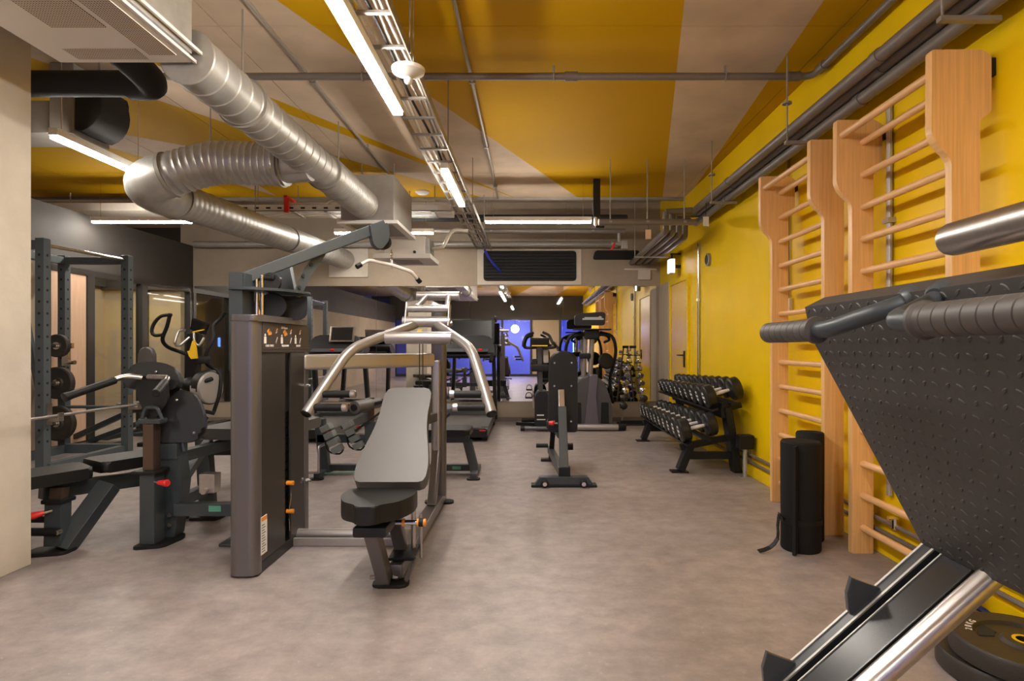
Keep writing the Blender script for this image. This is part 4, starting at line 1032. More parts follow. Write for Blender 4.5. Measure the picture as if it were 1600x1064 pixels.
# ------------------------------------------------------------------ roller bench behind the multi gym
o = thing('roller_bench', 'charcoal bench frame with foam roller and strapped foot pads, behind the multi gym', 'bench', (-1.3, 5.4, 0))
BY = 5.40
obj('top_beam', MB().b2((-2.0, BY - .04, .30), (-.58, BY + .04, .38), .006), 'char', o, world=True)
obj('seat_pad', MB().prism(rpoly([(-1.18, BY - .18), (-.56, BY - .18), (-.56, BY + .18), (-1.18, BY + .18)], .05), (0, 0, .38), (1, 0, 0), (0, 1, 0), .06, .02, 3), 'vinyl', o, world=True)
obj('leg', MB().bar((-.60, BY, .32), (-.52, BY - .03, .02), .08, .07, up=(0, 1, 0), bev=.006), 'char', o, world=True)
obj('leg', MB().bar((-1.98, BY, .52), (-1.93, BY, .02), .09, .08, up=(0, 1, 0), bev=.006), 'char', o, world=True)
for x in (-.52, -1.93):
    obj('foot_bar', MB().bar((x, BY - .22, .03), (x, BY + .22, .03), .06, .05, bev=.006), 'char', o, world=True)
    obj('foot_pad', MB().prism(rpoly([(-.06, -.04), (.06, -.04), (.06, .04), (-.06, .04)], .03), (x, BY - .22, 0), (1, 0, 0), (0, 1, 0), .014, .003), 'rubber', o, world=True)
bb = obj('base_bar', MB().b2((-1.95, BY + .0, .03), (-.50, BY + .06, .09), .006), 'char', o, world=True)
obj('green_label', MB().b2((-.74, BY - .002, .045), (-.66, BY + .002, .075)), 'green', bb, world=True)
obj('roller_post', MB().cyl((-1.50, BY, .30), (-1.50, BY, .72), .03, 14), 'bronze', o, world=True)
obj('roller_sleeve', MB().b2((-1.55, BY - .05, .28), (-1.45, BY + .05, .50), .01), 'char', o, world=True)
for y0, y1 in ((-.32, -.10), (-.08, .14)):
    r_ = obj('roller', MB().lathe((-1.56 + .1 * (y0 + .3), BY + y0, .66), (.35, 1, .02), [(0, .04), (.004, .057), (.20, .057), (.204, .04)], 22), 'vinyl_grey', o, world=True)
obj('roller_hub', MB().cyl((-1.565, BY - .335, .66), (-1.555, BY - .31, .66), .03, 14), 'rubber', o, world=True)
obj('pull_knob', MB().cyl((-1.55, BY, .44), (-1.59, BY, .44), .008, 8), 'chrome', o, world=True)
obj('pull_grip', MB().lathe((-1.59, BY, .44), (-1, 0, 0), [(0, .012), (.02, .018), (.05, .015)], 12), 'red', o, world=True)
for k, (x, y) in enumerate(((-1.83, BY - .25), (-1.70, BY - .05))):
    for j in range(4):
        c = V(x + j * .033, y, .47 - j * .062)
        obj('foot_pad_block', MB().box(c, (.09, .10, .058), Matrix.Rotation(-.48, 3, 'Y'), .008), 'pad_grey', o, world=True)
    obj('strap', MB().tube(catmull([(x - .02, y, .40), (x + .02, y - .02, .27), (x + .12, y - .01, .24), (x + .15, y, .28)], .03), .008, 6).bar((x, y, .46), (x - .06, BY, .44), .05, .03), 'rubber', o, world=True)
obj('crank', MB().tube(rounded([(-1.90, BY - .06, .30), (-1.90, BY - .25, .30), (-1.90, BY - .25, .07), (-2.06, BY - .25, .07)], .02), .012, 8), 'steel', o, world=True)
obj('cable', MB().tube([(-1.9, BY - .1, .03), (-1.5, BY - .12, .05), (-1.18, BY - .1, .10)], .005, 6), 'green', o, world=True)
obj('adjust_lever', MB().bar((-1.72, BY - .02, .60), (-1.30, BY - .02, .70), .02, .03).bar((-1.62, BY - .1, .42), (-1.30, BY - .05, .66), .015, .02), 'rubber', o, world=True)

# ------------------------------------------------------------------ bench seen from behind in the middle of the floor
o = thing('incline_bench', 'black upright-backed bench seen from behind in the middle of the floor', 'bench', (.28, 5.3, 0))
obj('base_bar', MB().prism([(-.25, .02), (.25, .02), (.205, .085), (-.205, .085)], (.28, 4.98, .0), (1, 0, 0), (0, 0, 1), .08, .004), 'char', o, world=True)
obj('base_pad', MB().b2((0.0, 4.89, 0), (.56, 4.99, .022), .006), 'rubber', o, world=True)
for s in (-1, 1):
    obj('wheel', MB().lathe((.28 + s * .165, 4.865, .035), (0, 1, 0), [(0, .028), (.003, .033), (.02, .033), (.023, .028)], 18), 'rubber', o, world=True)
    obj('wheel_cap', MB().cyl((.28 + s * .165, 4.855, .035), (.28 + s * .165, 4.868, .035), .018, 12), 'chrome', o, world=True)
obj('spine_socket', MB().b2((.235, 4.93, .08), (.335, 5.02, .16), .004), 'blackm', o, world=True)
obj('spine', MB().bar((.285, 4.98, .14), (.275, 5.14, .66), .075, .065, up=(0, 1, 0), bev=.006), 'char', o, world=True)
obj('spine_inner', MB().bar((.275, 5.14, .58), (.272, 5.24, .80), .055, .045, up=(0, 1, 0), bev=.004), 'steel', o, world=True)
obj('floor_beam', MB().bar((.27, 5.0, .10), (.20, 6.05, .12), .06, .07, bev=.006), 'char', o, world=True)
obj('rear_leg', MB().bar((.22, 5.75, .40), (.205, 6.02, .02), .05, .06, up=(0, 1, 0), bev=.004), 'blackm', o, world=True)
obj('rear_foot', MB().b2((.10, 5.98, 0), (.32, 6.06, .03), .006), 'blackm', o, world=True)
obj('foot_roller', MB().cyl((.05, 5.8, .20), (.17, 5.8, .20), .022, 12), 'rubber', o, world=True)
obj('foot_roller', MB().cyl((.30, 5.8, .19), (.42, 5.8, .19), .035, 12), 'rubber', o, world=True)
obj('pull_knob', MB().cyl((.235, 5.10, .52), (.20, 5.10, .52), .009, 8), 'chrome', o, world=True)
obj('pull_grip', MB().lathe((.205, 5.10, .52), (-1, 0, 0), [(0, .012), (.015, .022), (.05, .016)], 12), 'red', o, world=True)
pad = rpoly([(-.135, 0), (.135, 0), (.132, .74), (-.132, .74)], [.03, .03, .13, .13], 8)
PO, PU = V(.285, 5.22, .42), V(.01, .055, .74).normalized()
bp = obj('back_pad', MB().prism(pad, PO, (1, 0, 0), PU, -.075, .022, 4), 'vinyl', o, world=True)
obj('back_board', MB().prism(rpoly([(-.125, .01), (.125, .01), (.122, .725), (-.122, .725)], [.03, .03, .12, .12], 8), PO + V(0, -.008, 0), (1, 0, 0), PU, -.012, .003), 'rubber', o, world=True)
for x in (-.08, .075):
    for z in (.10, .42, .63):
        obj('screw', MB().cyl(PO + PU * z + V(x, -.014, 0), PO + PU * z + V(x, -.006, 0), .009, 8), 'chrome', bp, world=True)
obj('seat_pad', MB().prism(rpoly([(-.14, 0), (.14, 0), (.11, .42), (-.11, .42)], .06), (.28, 5.42, .42), (1, 0, 0), (0, 1, 0), .06, .02, 3), 'vinyl', o, world=True)
obj('seat_frame', MB().bar((.27, 5.22, .39), (.24, 5.80, .39), .06, .05, bev=.004).bar((.275, 5.12, .50), (.272, 5.45, .39), .05, .05), 'char', o, world=True)

# ------------------------------------------------------------------ treadmills (local: rear end at y=0, front at y=1.75)
def treadmill(loc, lab, tablet):
    t = thing('treadmill', lab, 'treadmill', loc)
    obj('deck', MB().b2((-.36, .02, .06), (.36, 1.55, .15), .02), 'blackm', t)
    obj('belt', MB().b2((-.29, .03, .15), (.29, 1.45, .165), .008), 'vinyl_grey', t)
    for s in (-1, 1):
        obj('side_rail', MB().prism(rpoly([(0, .07), (1.5, .10), (1.5, .21), (.06, .185), (0, .16)], .02), (s * .34 + .045, 0, 0), (0, 1, 0), (0, 0, 1), -.09, .01), 'rail_grey', t)
        obj('upright', MB().bar((s * .39, 1.50, .10), (s * .37, 1.30, 1.14), .055, .10, up=(0, 1, 0), bev=.012), 'blackm', t)
        obj('handrail', MB().tube(rounded([(s * .37, 1.30, 1.13), (s * .37, .98, 1.06), (s * .36, .80, .99)], .1), .024, 12), 'rubber', t)
        obj('foot', MB().b2((s * .33 - .04, .1, 0), (s * .33 + .04, .22, .065), .008), 'rubber', t)
        obj('foot', MB().b2((s * .33 - .04, 1.5, 0), (s * .33 + .04, 1.62, .07), .008), 'rubber', t)
    obj('rear_cap', MB().b2((-.37, -.03, .05), (.37, .07, .17), .02), 'blackm', t)
    obj('rear_label', MB().b2((.28, -.034, .135), (.36, -.028, .15)), 'red', t)
    obj('motor_hood', MB().prism(rpoly([(1.38, .10), (1.74, .06), (1.72, .26), (1.60, .33), (1.42, .24)], .04), (.38, 0, 0), (0, 1, 0), (0, 0, 1), -.76, .02), 'blackm', t)
    body = obj('console_body', MB().prism(rpoly([(1.02, 1.07), (1.08, 1.02), (1.42, 1.12), (1.42, 1.20), (1.30, 1.24), (1.12, 1.16)], .03), (.42, 0, 0), (0, 1, 0), (0, 0, 1), -.84, .03, 3), 'blackm', t)
    obj('dash', MB().prism(rpoly([(-.42, 0), (.42, 0), (.34, .30), (-.34, .30)], [.06, .06, .10, .10], 4), (0, 1.06, 1.10), (1, 0, 0), (0, .55, 1), -.06, .015), 'blackm', body)
    obj('grey_band', MB().box((0, 1.045, 1.142), (.62, .10, .012), Matrix.Rotation(.45, 3, 'X'), .004), 'rail_grey', body)
    obj('stop_button', MB().box((.0 if tablet else .2, 1.02, 1.15), (.055, .03, .022), Matrix.Rotation(.45, 3, 'X'), .004), 'red', t)
    for s in (-1, 1):
        obj('bottle_well', MB().lathe((s * .33, 1.20, 1.16), (0, -.25, 1), [(0, .06), (.035, .065), (.036, .05), (.01, .045)], 18), 'rubber', body)
    if tablet:
        sc_ = obj('screen_frame', MB().box((.10, 1.15, 1.375), (.36, .028, .24), Matrix.Rotation(-.3, 3, 'X'), .01), 'steel', t)
        obj('screen', MB().box((.10, 1.134, 1.38), (.30, .008, .19), Matrix.Rotation(-.3, 3, 'X')), 'screen', sc_)
        obj('screen_stand', MB().bar((.10, 1.22, 1.15), (.10, 1.23, 1.28), .12, .03), 'rail_grey', t)
    else:
        sc_ = obj('screen_frame', MB().box((.02, 1.25, 1.42), (.74, .05, .36), Matrix.Rotation(-.12, 3, 'X'), .015), 'blackm', t)
        obj('screen', MB().box((.02, 1.222, 1.43), (.66, .006, .29), Matrix.Rotation(-.12, 3, 'X')), 'screen', sc_)
        obj('screen_stand', MB().bar((.02, 1.26, 1.12), (.02, 1.26, 1.28), .30, .04), 'blackm', t)
    return t
treadmill((-.93, 7.25, 0), 'black treadmill with large dark screen, nearer the middle of the mirror', False)
treadmill((-2.82, 7.15, 0), 'black treadmill with silver-framed tablet screen, between tower and press arm', True)

# ------------------------------------------------------------------ exercise bike, front towards the camera
o = thing('exercise_bike', 'dark upright exercise bike with a yellow-edged console before the mirror', 'exercise bike', (.10, 8.3, 0))
Yb = 8.15
obj('front_bar', MB().cyl((-.12, 8.10, .045), (.40, 8.10, .045), .03, 14), 'rail_grey', o, world=True)
for x in (-.12, .40):
    obj('bar_cap', MB().cyl((x - .03, 8.10, .045), (x + .03, 8.10, .045), .038, 14), 'rubber', o, world=True)
obj('side_foot', MB().bar((-.22, 8.35, .08), (.12, 8.45, .05), .05, .05, bev=.01), 'rubber', o, world=True)
obj('rear_bar', MB().cyl((-.15, 9.0, .045), (.42, 9.0, .045), .03, 14).bar((.13, 8.1, .06), (.13, 9.0, .06), .08, .05), 'rubber', o, world=True)
obj('body', MB().prism(rpoly([(.05, .05), (.26, .05), (.26, .48), (.22, .56), (.09, .56), (.05, .48)], .03), (0, 8.55, 0), (1, 0, 0), (0, 0, 1), .42, .02), 'blackm', o, world=True)
obj('body_label', MB().b2((.08, 8.124, .22), (.18, 8.131, .235)).b2((.08, 8.124, .16), (.20, 8.131, .172)), 'print', o, world=True)
obj('mast', MB().bar((.14, 8.30, .50), (.115, 8.22, 1.22), .065, .09, up=(0, 1, 0), bev=.012), 'rail_grey', o, world=True)
obj('mast_block', MB().b2((.0, 8.16, .84), (.25, 8.34, .94), .02), 'rubber', o, world=True)
obj('mast_cover', MB().b2((.17, 8.2, .96), (.25, 8.3, 1.16), .02), 'disc_grey', o, world=True)
cns = obj('console', MB().box((.12, 8.14, 1.255), (.27, .06, .13), Matrix.Rotation(.25, 3, 'X'), .015), 'screen', o, world=True)
obj('yellow_edge', MB().b2((.01, 8.10, 1.20), (.23, 8.115, 1.215)), 'yellow_plastic', cns, world=True)
for s, px in ((-1, (833, 520, 823, 524, 818, 535, 820, 543, 838, 543)), (1, (849, 519, 858, 524, 863, 535, 868, 542, 848, 544))):
    pts = [W(px[2 * i], px[2 * i + 1], 8.1) for i in range(5)]; pts = [p + V(0, (.16, .08, 0, .02, .06)[i], 0) for i, p in enumerate(pts)]
    obj('handlebar', MB().tube(catmull(pts, .03), .020, 12), 'rubber', o, world=True)
obj('seat_post', MB().cyl((.13, 8.72, .4), (.13, 8.80, .92), .028, 12), 'rail_grey', o, world=True)
obj('saddle', MB().prism(rpoly([(-.04, -.14), (.04, -.14), (.13, .12), (-.13, .12)], .05), (.13, 8.80, .92), (1, 0, 0), (0, 1, 0), .07, .025, 3), 'vinyl', o, world=True)
for s in (-1, 1):
    obj('crank', MB().bar((.155 + s * .12, 8.45, .30), (.155 + s * .13, 8.38 - .05 * s, .30 - s * .15), .02, .03), 'steel', o, world=True)
    c = V(.155 + s * .19, 8.38 - .05 * s, .30 - s * .15)
    obj('pedal', MB().b2(c - V(.05, .05, .012), c + V(.05, .05, .012), .005).tube(catmull([c + V(-.05, -.03, 0), c + V(-.03, -.06, .07), c + V(.03, -.06, .07), c + V(.05, -.03, 0)], .02), .006, 6), 'rubber', o, world=True)

# ------------------------------------------------------------------ cross trainer, front towards the camera
o = thing('cross_trainer', 'grey cross trainer with tall display before the mirror, right of the bike', 'cross trainer', (.88, 8.5, 0))
obj('front_bar', MB().cyl((.62, 8.15, .055), (1.24, 8.15, .055), .045, 18), 'silver', o, world=True)
for x in (.62, 1.24):
    obj('bar_cap', MB().lathe((x, 8.15, .055), (1 if x > .8 else -1, 0, 0), [(-.01, .047), (.07, .047), (.10, .035)], 18), 'rubber', o, world=True)
hs = obj('housing', MB().prism(rpoly([(.54, .07), (1.16, .07), (1.14, .42), (1.05, .68), (.93, .78), (.76, .78), (.66, .68), (.56, .42)], [.03, .03, .06, .08, .06, .06, .08, .06], 4), (0, 8.75, 0), (1, 0, 0), (0, 0, 1), .55, .05, 4), 'housing_grey', o, world=True)
obj('centre_spine', MB().prism(rpoly([(.76, .07), (.96, .07), (.92, .48), (.95, .80), (.83, .80), (.80, .48)], .03), (0, 8.21, 0), (1, 0, 0), (0, 0, 1), .04, .015), 'tower', hs, world=True)
for x in (.60, .99):
    obj('side_vent', MB().prism(rpoly([(x, .10), (x + .115, .10), (x + .11, .40), (x + .005, .40)], .015), (0, 8.205, 0), (1, 0, 0), (0, 0, 1), .012, .003), 'rubber', hs, world=True)
for s in (-1, 1):
    obj('mast', MB().cyl((.86 + s * .05 - .05, 8.42, .70), (.83 + s * .05, 8.32, 1.34), .036, 16), 'silver', o, world=True)
obj('mast_clamp', MB().b2((.70, 8.30, 1.02), (.86, 8.42, 1.10), .02), 'rubber', o, world=True)
obj('neck', MB().b2((.76, 8.22, 1.30), (.98, 8.36, 1.44), .03), 'rubber', o, world=True)
ds = obj('display', MB().prism(rpoly([(.62, 1.50), (1.05, 1.50), (1.06, 1.66), (1.03, 1.69), (.70, 1.67), (.62, 1.64)], .03, 4), (0, 8.34, 0), (1, 0, 0), (0, 0, 1), .14, .025, 3), 'blackm', o, world=True)
obj('logo_band', MB().b2((.73, 8.196, 1.575), (1.03, 8.204, 1.60), .003).b2((.76, 8.196, 1.60), (1.0, 8.204, 1.615)).cyl((.98, 8.204, 1.605), (.98, 8.197, 1.605), .025, 16), 'logo_grey', ds, world=True)
obj('shelf', MB().b2((.60, 8.16, 1.43), (1.14, 8.40, 1.45), .008), 'rubber', o, world=True)
for s in (-1, 1):
    hx = .86
    obj('fixed_handle', MB().tube(catmull([(hx + s * .05, 8.30, 1.36), (hx + s * .20, 8.26, 1.36), (hx + s * .27, 8.34, 1.30), (hx + s * .22, 8.48, 1.26)], .03), .02, 12), 'rubber', o, world=True)
    obj('swing_arm', MB().tube(catmull([(hx + s * .14, 8.36, 1.40), (hx + s * .30, 8.28, 1.34), (hx + s * .36, 8.32, 1.15), (hx + s * .34, 8.42, .92), (hx + s * .30, 8.50, .70), (hx + s * .36, 8.62, .35)], .04), .024, 12), 'rubber', o, world=True)
    obj('pedal', MB().b2((hx + s * .24 - .08, 8.70, .30), (hx + s * .24 + .08, 9.0, .34), .02), 'rubber', o, world=True)
    obj('pedal_link', MB().bar((hx + s * .34, 8.60, .34), (hx + s * .26, 8.98, .29), .04, .05, bev=.006), 'silver', o, world=True)
obj('base_rail', MB().b2((.78, 8.15, .02), (.94, 9.1, .08), .01).cyl((.6, 9.08, .045), (1.1, 9.08, .045), .03, 12), 'rail_grey', o, world=True)
obj('crank_cover', MB().lathe((1.08, 8.40, .98), (.25, -1, .2), [(0, .10), (.03, .12), (.05, .10), (.055, .03)], 20), 'rubber', o, world=True)

# ------------------------------------------------------------------ cross trainer far left, yellow towel
o = thing('cross_trainer', 'dark cross trainer with pale wheel cover and looped handles by the left glazing', 'cross trainer', (-4.6, 8.0, 0))
Yc = 7.9
obj('base', MB().b2((-4.95, 7.5, .0), (-4.1, 7.62, .07), .02).b2((-4.7, 7.5, .02), (-4.55, 8.8, .09), .01).b2((-4.9, 8.7, 0), (-4.2, 8.8, .07), .02), 'rubber', o, world=True)
obj('wheel_cover', MB().lathe(W(331, 606, 7.7), (.97, -.22, 0), [(-.16, .20), (-.02, .215), (0, .205), (.012, .16)], 32), 'disc_grey', o, world=True)
obj('hub', MB().tube([W(308, 600, 7.55), W(325, 594, 7.60), W(331, 592, 7.66)], .028, 12), 'rubber', o, world=True)
obj('wheel_ring', MB().lathe(W(333, 605, 7.72), (.97, -.22, 0), [(-.16, .22), (-.04, .235), (-.03, .22)], 32), 'blackm', o, world=True)
obj('mast', MB().bar(W(297, 655, Yc) , W(305, 520, Yc), .16, .16, up=(0, 1, 0), bev=.03), 'blackm', o, world=True)
c = W(312, 510, Yc)
cn = obj('console', MB().box(c, (.24, .05, .17), Matrix.Rotation(.35, 3, 'Y') @ Matrix.Rotation(.25, 3, 'X'), .015), 'screen', o, world=True)
obj('yellow_edge', MB().bar(W(301, 519, Yc - .08), W(319, 515, Yc - .08), .02, .014), 'yellow_plastic', cn, world=True)
obj('grab_handle', MB().tube(catmull([W(290, 516, 7.8), W(280, 517, 7.75), W(273, 536, 7.7), W(280, 540, 7.7), W(296, 527, 7.8)], .03), .016, 10), 'steel', o, world=True)
obj('grab_handle', MB().tube(catmull([W(303, 520, 7.75), W(304, 534, 7.7), W(311, 540, 7.7), W(319, 528, 7.75)], .03), .016, 10), 'steel', o, world=True)
obj('swing_handle', MB().tube(catmull([W(268, 492, 7.5), W(252, 494, 7.5), W(241, 505, 7.5), W(237, 518, 7.5), W(242, 524, 7.5), W(254, 523, 7.5)], .03), .022, 12).tube(catmull([W(266, 490, 7.5), W(261, 510, 7.52), W(254, 530, 7.55), W(262, 542, 7.65), W(282, 550, 7.8), W(298, 556, 7.85)], .03), .024, 12), 'rubber', o, world=True)
obj('swing_handle', MB().tube(catmull([W(352, 488, 8.0), W(344, 498, 8.0), W(333, 510, 7.95), W(333, 530, 7.9), W(323, 550, 7.85), W(323, 568, 7.85), W(342, 583, 7.85), W(344, 610, 7.8), W(334, 644, 7.75)], .03), .024, 12), 'rubber', o, world=True)
obj('front_hood', MB().ell(W(305, 600, 7.95), (.16, .25, .12)).bar(W(318, 560, 7.9), W(318, 564, 7.6), .16, .08, bev=.02), 'rubber', o, world=True)
obj('foot_beam', MB().bar(W(308, 640, 7.6), W(335, 646, 7.75), .06, .05, bev=.01).bar(W(318, 650, 7.6), V(-4.5, 7.6, .03), .1, .1), 'rubber', o, world=True)
tw_ = [(302, 533), (306, 531), (308, 545), (310, 560), (300, 561), (297, 556), (294, 549), (299, 548)]
p0 = W(302, 560, 7.52)
tag(obj('towel', MB().prism([(W(a, b, 7.52).x - p0.x, W(a, b, 7.52).z - p0.z) for a, b in tw_], p0, (1, 0, 0), (0, 0, 1), .03, .008), 'yellow_cloth'), 'yellow towel hanging on the left cross trainer mast', 'towel')

# grey upright seat beyond the rack
o = thing('upright_bench', 'grey padded backrest of a bench beyond the preacher bench', 'bench', (-4.80, 7.55, 0))
obj('back_pad', MB().prism(rpoly([(-.11, 0), (.11, 0), (.10, .40), (-.08, .40)], [.03, .03, .09, .09]), W(226, 590, 7.5), (1, 0, 0), (0, 0, 1), -.08, .025, 3), 'vinyl_grey', o, world=True)
obj('post', MB().bar((-5.02, 7.6, .03), (-5.02, 7.60, 1.0), .06, .06, up=(0, 1, 0)).b2((-5.3, 7.66, 0), (-4.98, 7.9, .05), .01), 'char', o, world=True)
obj('seat_pad', MB().b2((-5.17, 7.16, .42), (-4.87, 7.5, .49), .02), 'vinyl_grey', o, world=True)
obj('seat_arm', MB().bar((-5.02, 7.58, .39), (-5.02, 7.2, .39), .05, .06), 'char', o, world=True)

# ------------------------------------------------------------------ power rack
o = thing('power_rack', 'dark grey power rack with drilled posts beside the wooden panel', 'rack', (-4.95, 6.0, 0))
RX0, RX1, RY0, RY1, RZ = -5.27, -4.56, 5.45, 6.50, 2.22
for x, y in ((RX1 - .06, RY0), (RX1, RY1), (RX0, RY1), (RX0, RY0)):
    po = obj('post', MB().b2((x - .042, y - .042, .0), (x + .042, y + .042, RZ), .005), 'rack_grey', o, world=True)
    hs_ = MB()
    for k in range(17):
        z = .30 + k * .11
        hs_.cyl((x - .0425, y, z), (x - .0435, y, z), .013, 8).cyl((x, y - .0425, z), (x, y - .0435, z), .013, 8).cyl((x + .0425, y, z), (x + .0435, y, z), .013, 8)
    obj('bolt_holes', hs_, 'black_hole', po, world=True, kind='stuff')
obj('floor_beam', MB().b2((RX0, RY1 - .04, .0), (RX1, RY1 + .04, .10), .005), 'rack_grey', o, world=True)
for x in (RX0, RX1 - .03):
    obj('floor_beam', MB().b2((x - .04, RY0, .0), (x + .04, RY1, .09), .005), 'rack_grey', o, world=True)
obj('top_beam', MB().b2((RX0, RY1 - .035, RZ - .10), (RX1, RY1 + .035, RZ - .02), .005), 'rack_grey', o, world=True)
obj('top_beam', MB().b2((RX0, RY0 - .035, RZ - .10), (RX1 - .06, RY0 + .035, RZ - .02), .005), 'rack_grey', o, world=True)
obj('top_beam', MB().b2((RX0 - .035, RY0, RZ - .10), (RX0 + .035, RY1, RZ - .02), .005), 'rack_grey', o, world=True)
obj('chin_up_bar', MB().cyl((RX1 - .06, RY0, RZ - .06), (RX1, RY1, RZ - .05), .018, 14), 'chrome', o, world=True)
obj('rear_brace', MB().bar((RX0 + .10, RY0 + .3, RZ - .1), (RX0 + .02, RY1 - .3, .5), .05, .05), 'rack_grey', o, world=True)
obj('safety_bar', MB().cyl((RX0 + .04, RY1 - .03, .52), (RX1 - .0, RY1 - .03, .52), .018, 12), 'rack_grey', o, world=True)
for x, y in ((RX1 - .06, RY0 + .02), (RX1, RY1 - .02)):
    j = obj('bar_hook', MB().b2((x + .043, y - .03, .45), (x + .05, y + .03, .66), .002).b2((x + .043, y - .03, .49), (x + .16, y + .03, .525), .004).b2((x + .145, y - .03, .525), (x + .16, y + .03, .57), .003), 'steel', o, world=True)
obj('bar_hook', MB().b2((RX0 + .03, RY1 - .075, .98), (RX0 + .10, RY1 - .045, 1.20), .004).cyl((RX0 + .07, RY1 - .06, 1.02), (RX0 + .17, RY1 - .06, 1.02), .025, 10), 'chrome', o, world=True)
pegs = [(1.205, .125), (.80, .175), (.36, .19)]
for z, r in pegs:
    obj('plate_peg', MB().cyl((-5.16, RY1 - .04, z), (-5.16, RY1 - .34, z), .022, 12).b2((RX0 + .03, RY1 - .07, z - .03), (-5.13, RY1 - .035, z + .03)), 'chrome', o, world=True)
for (z, r), lab in zip(pegs, ('small black weight plate on the top peg of the power rack', 'large black weight plate on the middle peg of the power rack', 'large black weight plate on the low peg of the power rack')):
    t = thing('rack_plate', lab, 'weight plate', (-5.16, RY1 - .19, z))
    obj('disc', MB().lathe((0, 0, 0), (0, -1, 0), [(0, .0235), (0, r * .9), (.008, r), (.05, r), (.058, r * .92), (.050, r * .80), (.046, r * .40), (.056, r * .34), (.056, .0235), (0, .0235)], 36, cap=False), 'plate_rubber', t)
    obj('hub_ring', MB().lathe((0, -.05, 0), (0, -1, 0), [(0, .0235), (0, .04), (.008, .04), (.008, .0235)], 20, cap=False), 'chrome', t)
t = thing('barbell', 'steel barbell resting on the hooks of the power rack', 'barbell', (-4.5, 6.0, .548))
B0, B1 = V(-4.525, 4.95, .5405), V(-4.465, 6.95, .5405)
obj('shaft', MB().cyl(B0, B1, .0145, 14), 'steel', t, world=True)
for a, b in ((B0, B1), (B1, B0)):
    d = (a - b).normalized()
    obj('sleeve', MB().lathe(a - d * .02, d, [(0, .036), (.012, .036), (.014, .025), (.30, .025), (.302, .02)], 18), 'chrome', t, world=True)
# wedge bench behind the rack
o = thing('folded_bench', 'dark folded bench frame on the floor behind the power rack', 'bench', (-4.9, 7.0, 0))
q0, q1 = W(120, 690, 7.25), W(203, 640, 7.15)
obj('back_frame', MB().bar(V(q0.x + .2, 6.85, .08), W(200, 645, 6.85), .09, .06, bev=.01), 'char', o, world=True)
obj('seat_frame', MB().bar((-5.25, 6.85, .07), W(215, 662, 6.9), .07, .06, bev=.01), 'char', o, world=True)
obj('foot', MB().b2((-5.33, 6.70, 0), (-4.95, 7.0, .06), .015), 'rail_grey', o, world=True)
obj('front_leg', MB().bar((-4.48, 6.88, .36), (-4.42, 6.95, .02), .05, .05).b2((-4.7, 6.86, 0), (-4.2, 7.0, .05), .01), 'rubber', o, world=True)

# ------------------------------------------------------------------ preacher bench (uprights towards the camera)
o = thing('preacher_bench', 'charcoal preacher bench with two black pads and dip handles, beside the tower', 'bench', (-2.2, 3.6, 0))
obj('front_post', MB().b2((-2.335, 3.43, .018), (-2.245, 3.53, .44), .006), 'char', o, world=True)
obj('inner_post', MB().b2((-2.325, 3.445, .42), (-2.26, 3.515, .735), .004), 'bronze', o, world=True)
obj('collar', MB().b2((-2.375, 3.41, .435), (-2.225, 3.55, .458), .006), 'rubber', o, world=True)
obj('frame_plate', MB().prism(rpoly([(-2.29, .018), (-2.205, .018), (-2.16, .36), (-2.195, .585), (-2.315, .585), (-2.315, .40)], .012), (0, 3.66, 0), (1, 0, 0), (0, 0, 1), .10, .004), 'char', o, world=True)
obj('frame_block', MB().b2((-2.32, 3.55, .50), (-2.185, 3.67, .60), .008), 'char', o, world=True)
obj('front_foot', MB().prism(rpoly([(-2.35, 3.38), (-2.19, 3.42), (-2.16, 3.60), (-2.20, 3.66), (-2.35, 3.62)], .03), (0, 0, 0), (1, 0, 0), (0, 1, 0), .02, .004), 'rubber', o, world=True)
for z in (.10, .16):
    obj('bolt', MB().cyl((-2.225, 3.552, z), (-2.225, 3.54, z), .013, 8), 'chrome', o, world=True)
fb = obj('floor_beam', MB().b2((-2.19, 3.52, .16), (-1.72, 3.59, .235), .005), 'char', o, world=True)
obj('green_label', MB().b2((-1.97, 3.517, .19), (-1.895, 3.521, .225)), 'green', fb, world=True)
obj('side_leg', MB().bar((-1.80, 3.555, .18), (-1.80, 3.51, .0), .05, .05, up=(0, 1, 0)).b2((-1.87, 3.44, 0), (-1.73, 3.58, .02), .006), 'char', o, world=True)
obj('pull_knob', MB().cyl((-2.25, 3.44, .39), (-2.21, 3.42, .39), .009, 8), 'chrome', o, world=True)
obj('pull_grip', MB().lathe((-2.215, 3.423, .39), (1, -.25, 0), [(0, .012), (.015, .014), (.06, .022), (.068, .018)], 14), 'red', o, world=True)
# cranked plate that carries the pads
obj('head_plate', MB().prism(rpoly([(-.095, .27), (.085, .27), (.10, .12), (.02, .0), (-.02, .0), (-.10, .16)], .025), W(236, 657, 3.50), (1, 0, 0), (0, .06, 1), -.016, .003), 'blackm', o, world=True)
obj('yoke', MB().tube(rounded([(-2.35, 3.475, .755), (-2.325, 3.475, .83), (-2.255, 3.475, .83), (-2.225, 3.475, .755)], .02), .011, 8).b2((-2.355, 3.44, .735), (-2.22, 3.52, .765), .006), 'char', o, world=True)
up_ = rpoly([(-.165, -.07), (-.10, -.085), (.12, -.10), (.165, -.06), (.13, .05), (.03, .085), (-.09, .085), (-.155, .04)], [.03, .03, .05, .05, .06, .05, .05, .05], 5)
p1_ = obj('head_pad', MB().prism(up_, W(238, 586, 3.56), (1, .15, 0), (.0, .25, 1), -.07, .026, 4), 'vinyl', o, world=True)
lo_ = rpoly([(-.13, -.165), (.08, -.17), (.155, -.12), (.13, .03), (.06, .15), (-.04, .165), (-.13, .16)], [.05, .06, .05, .10, .08, .05, .04], 5)
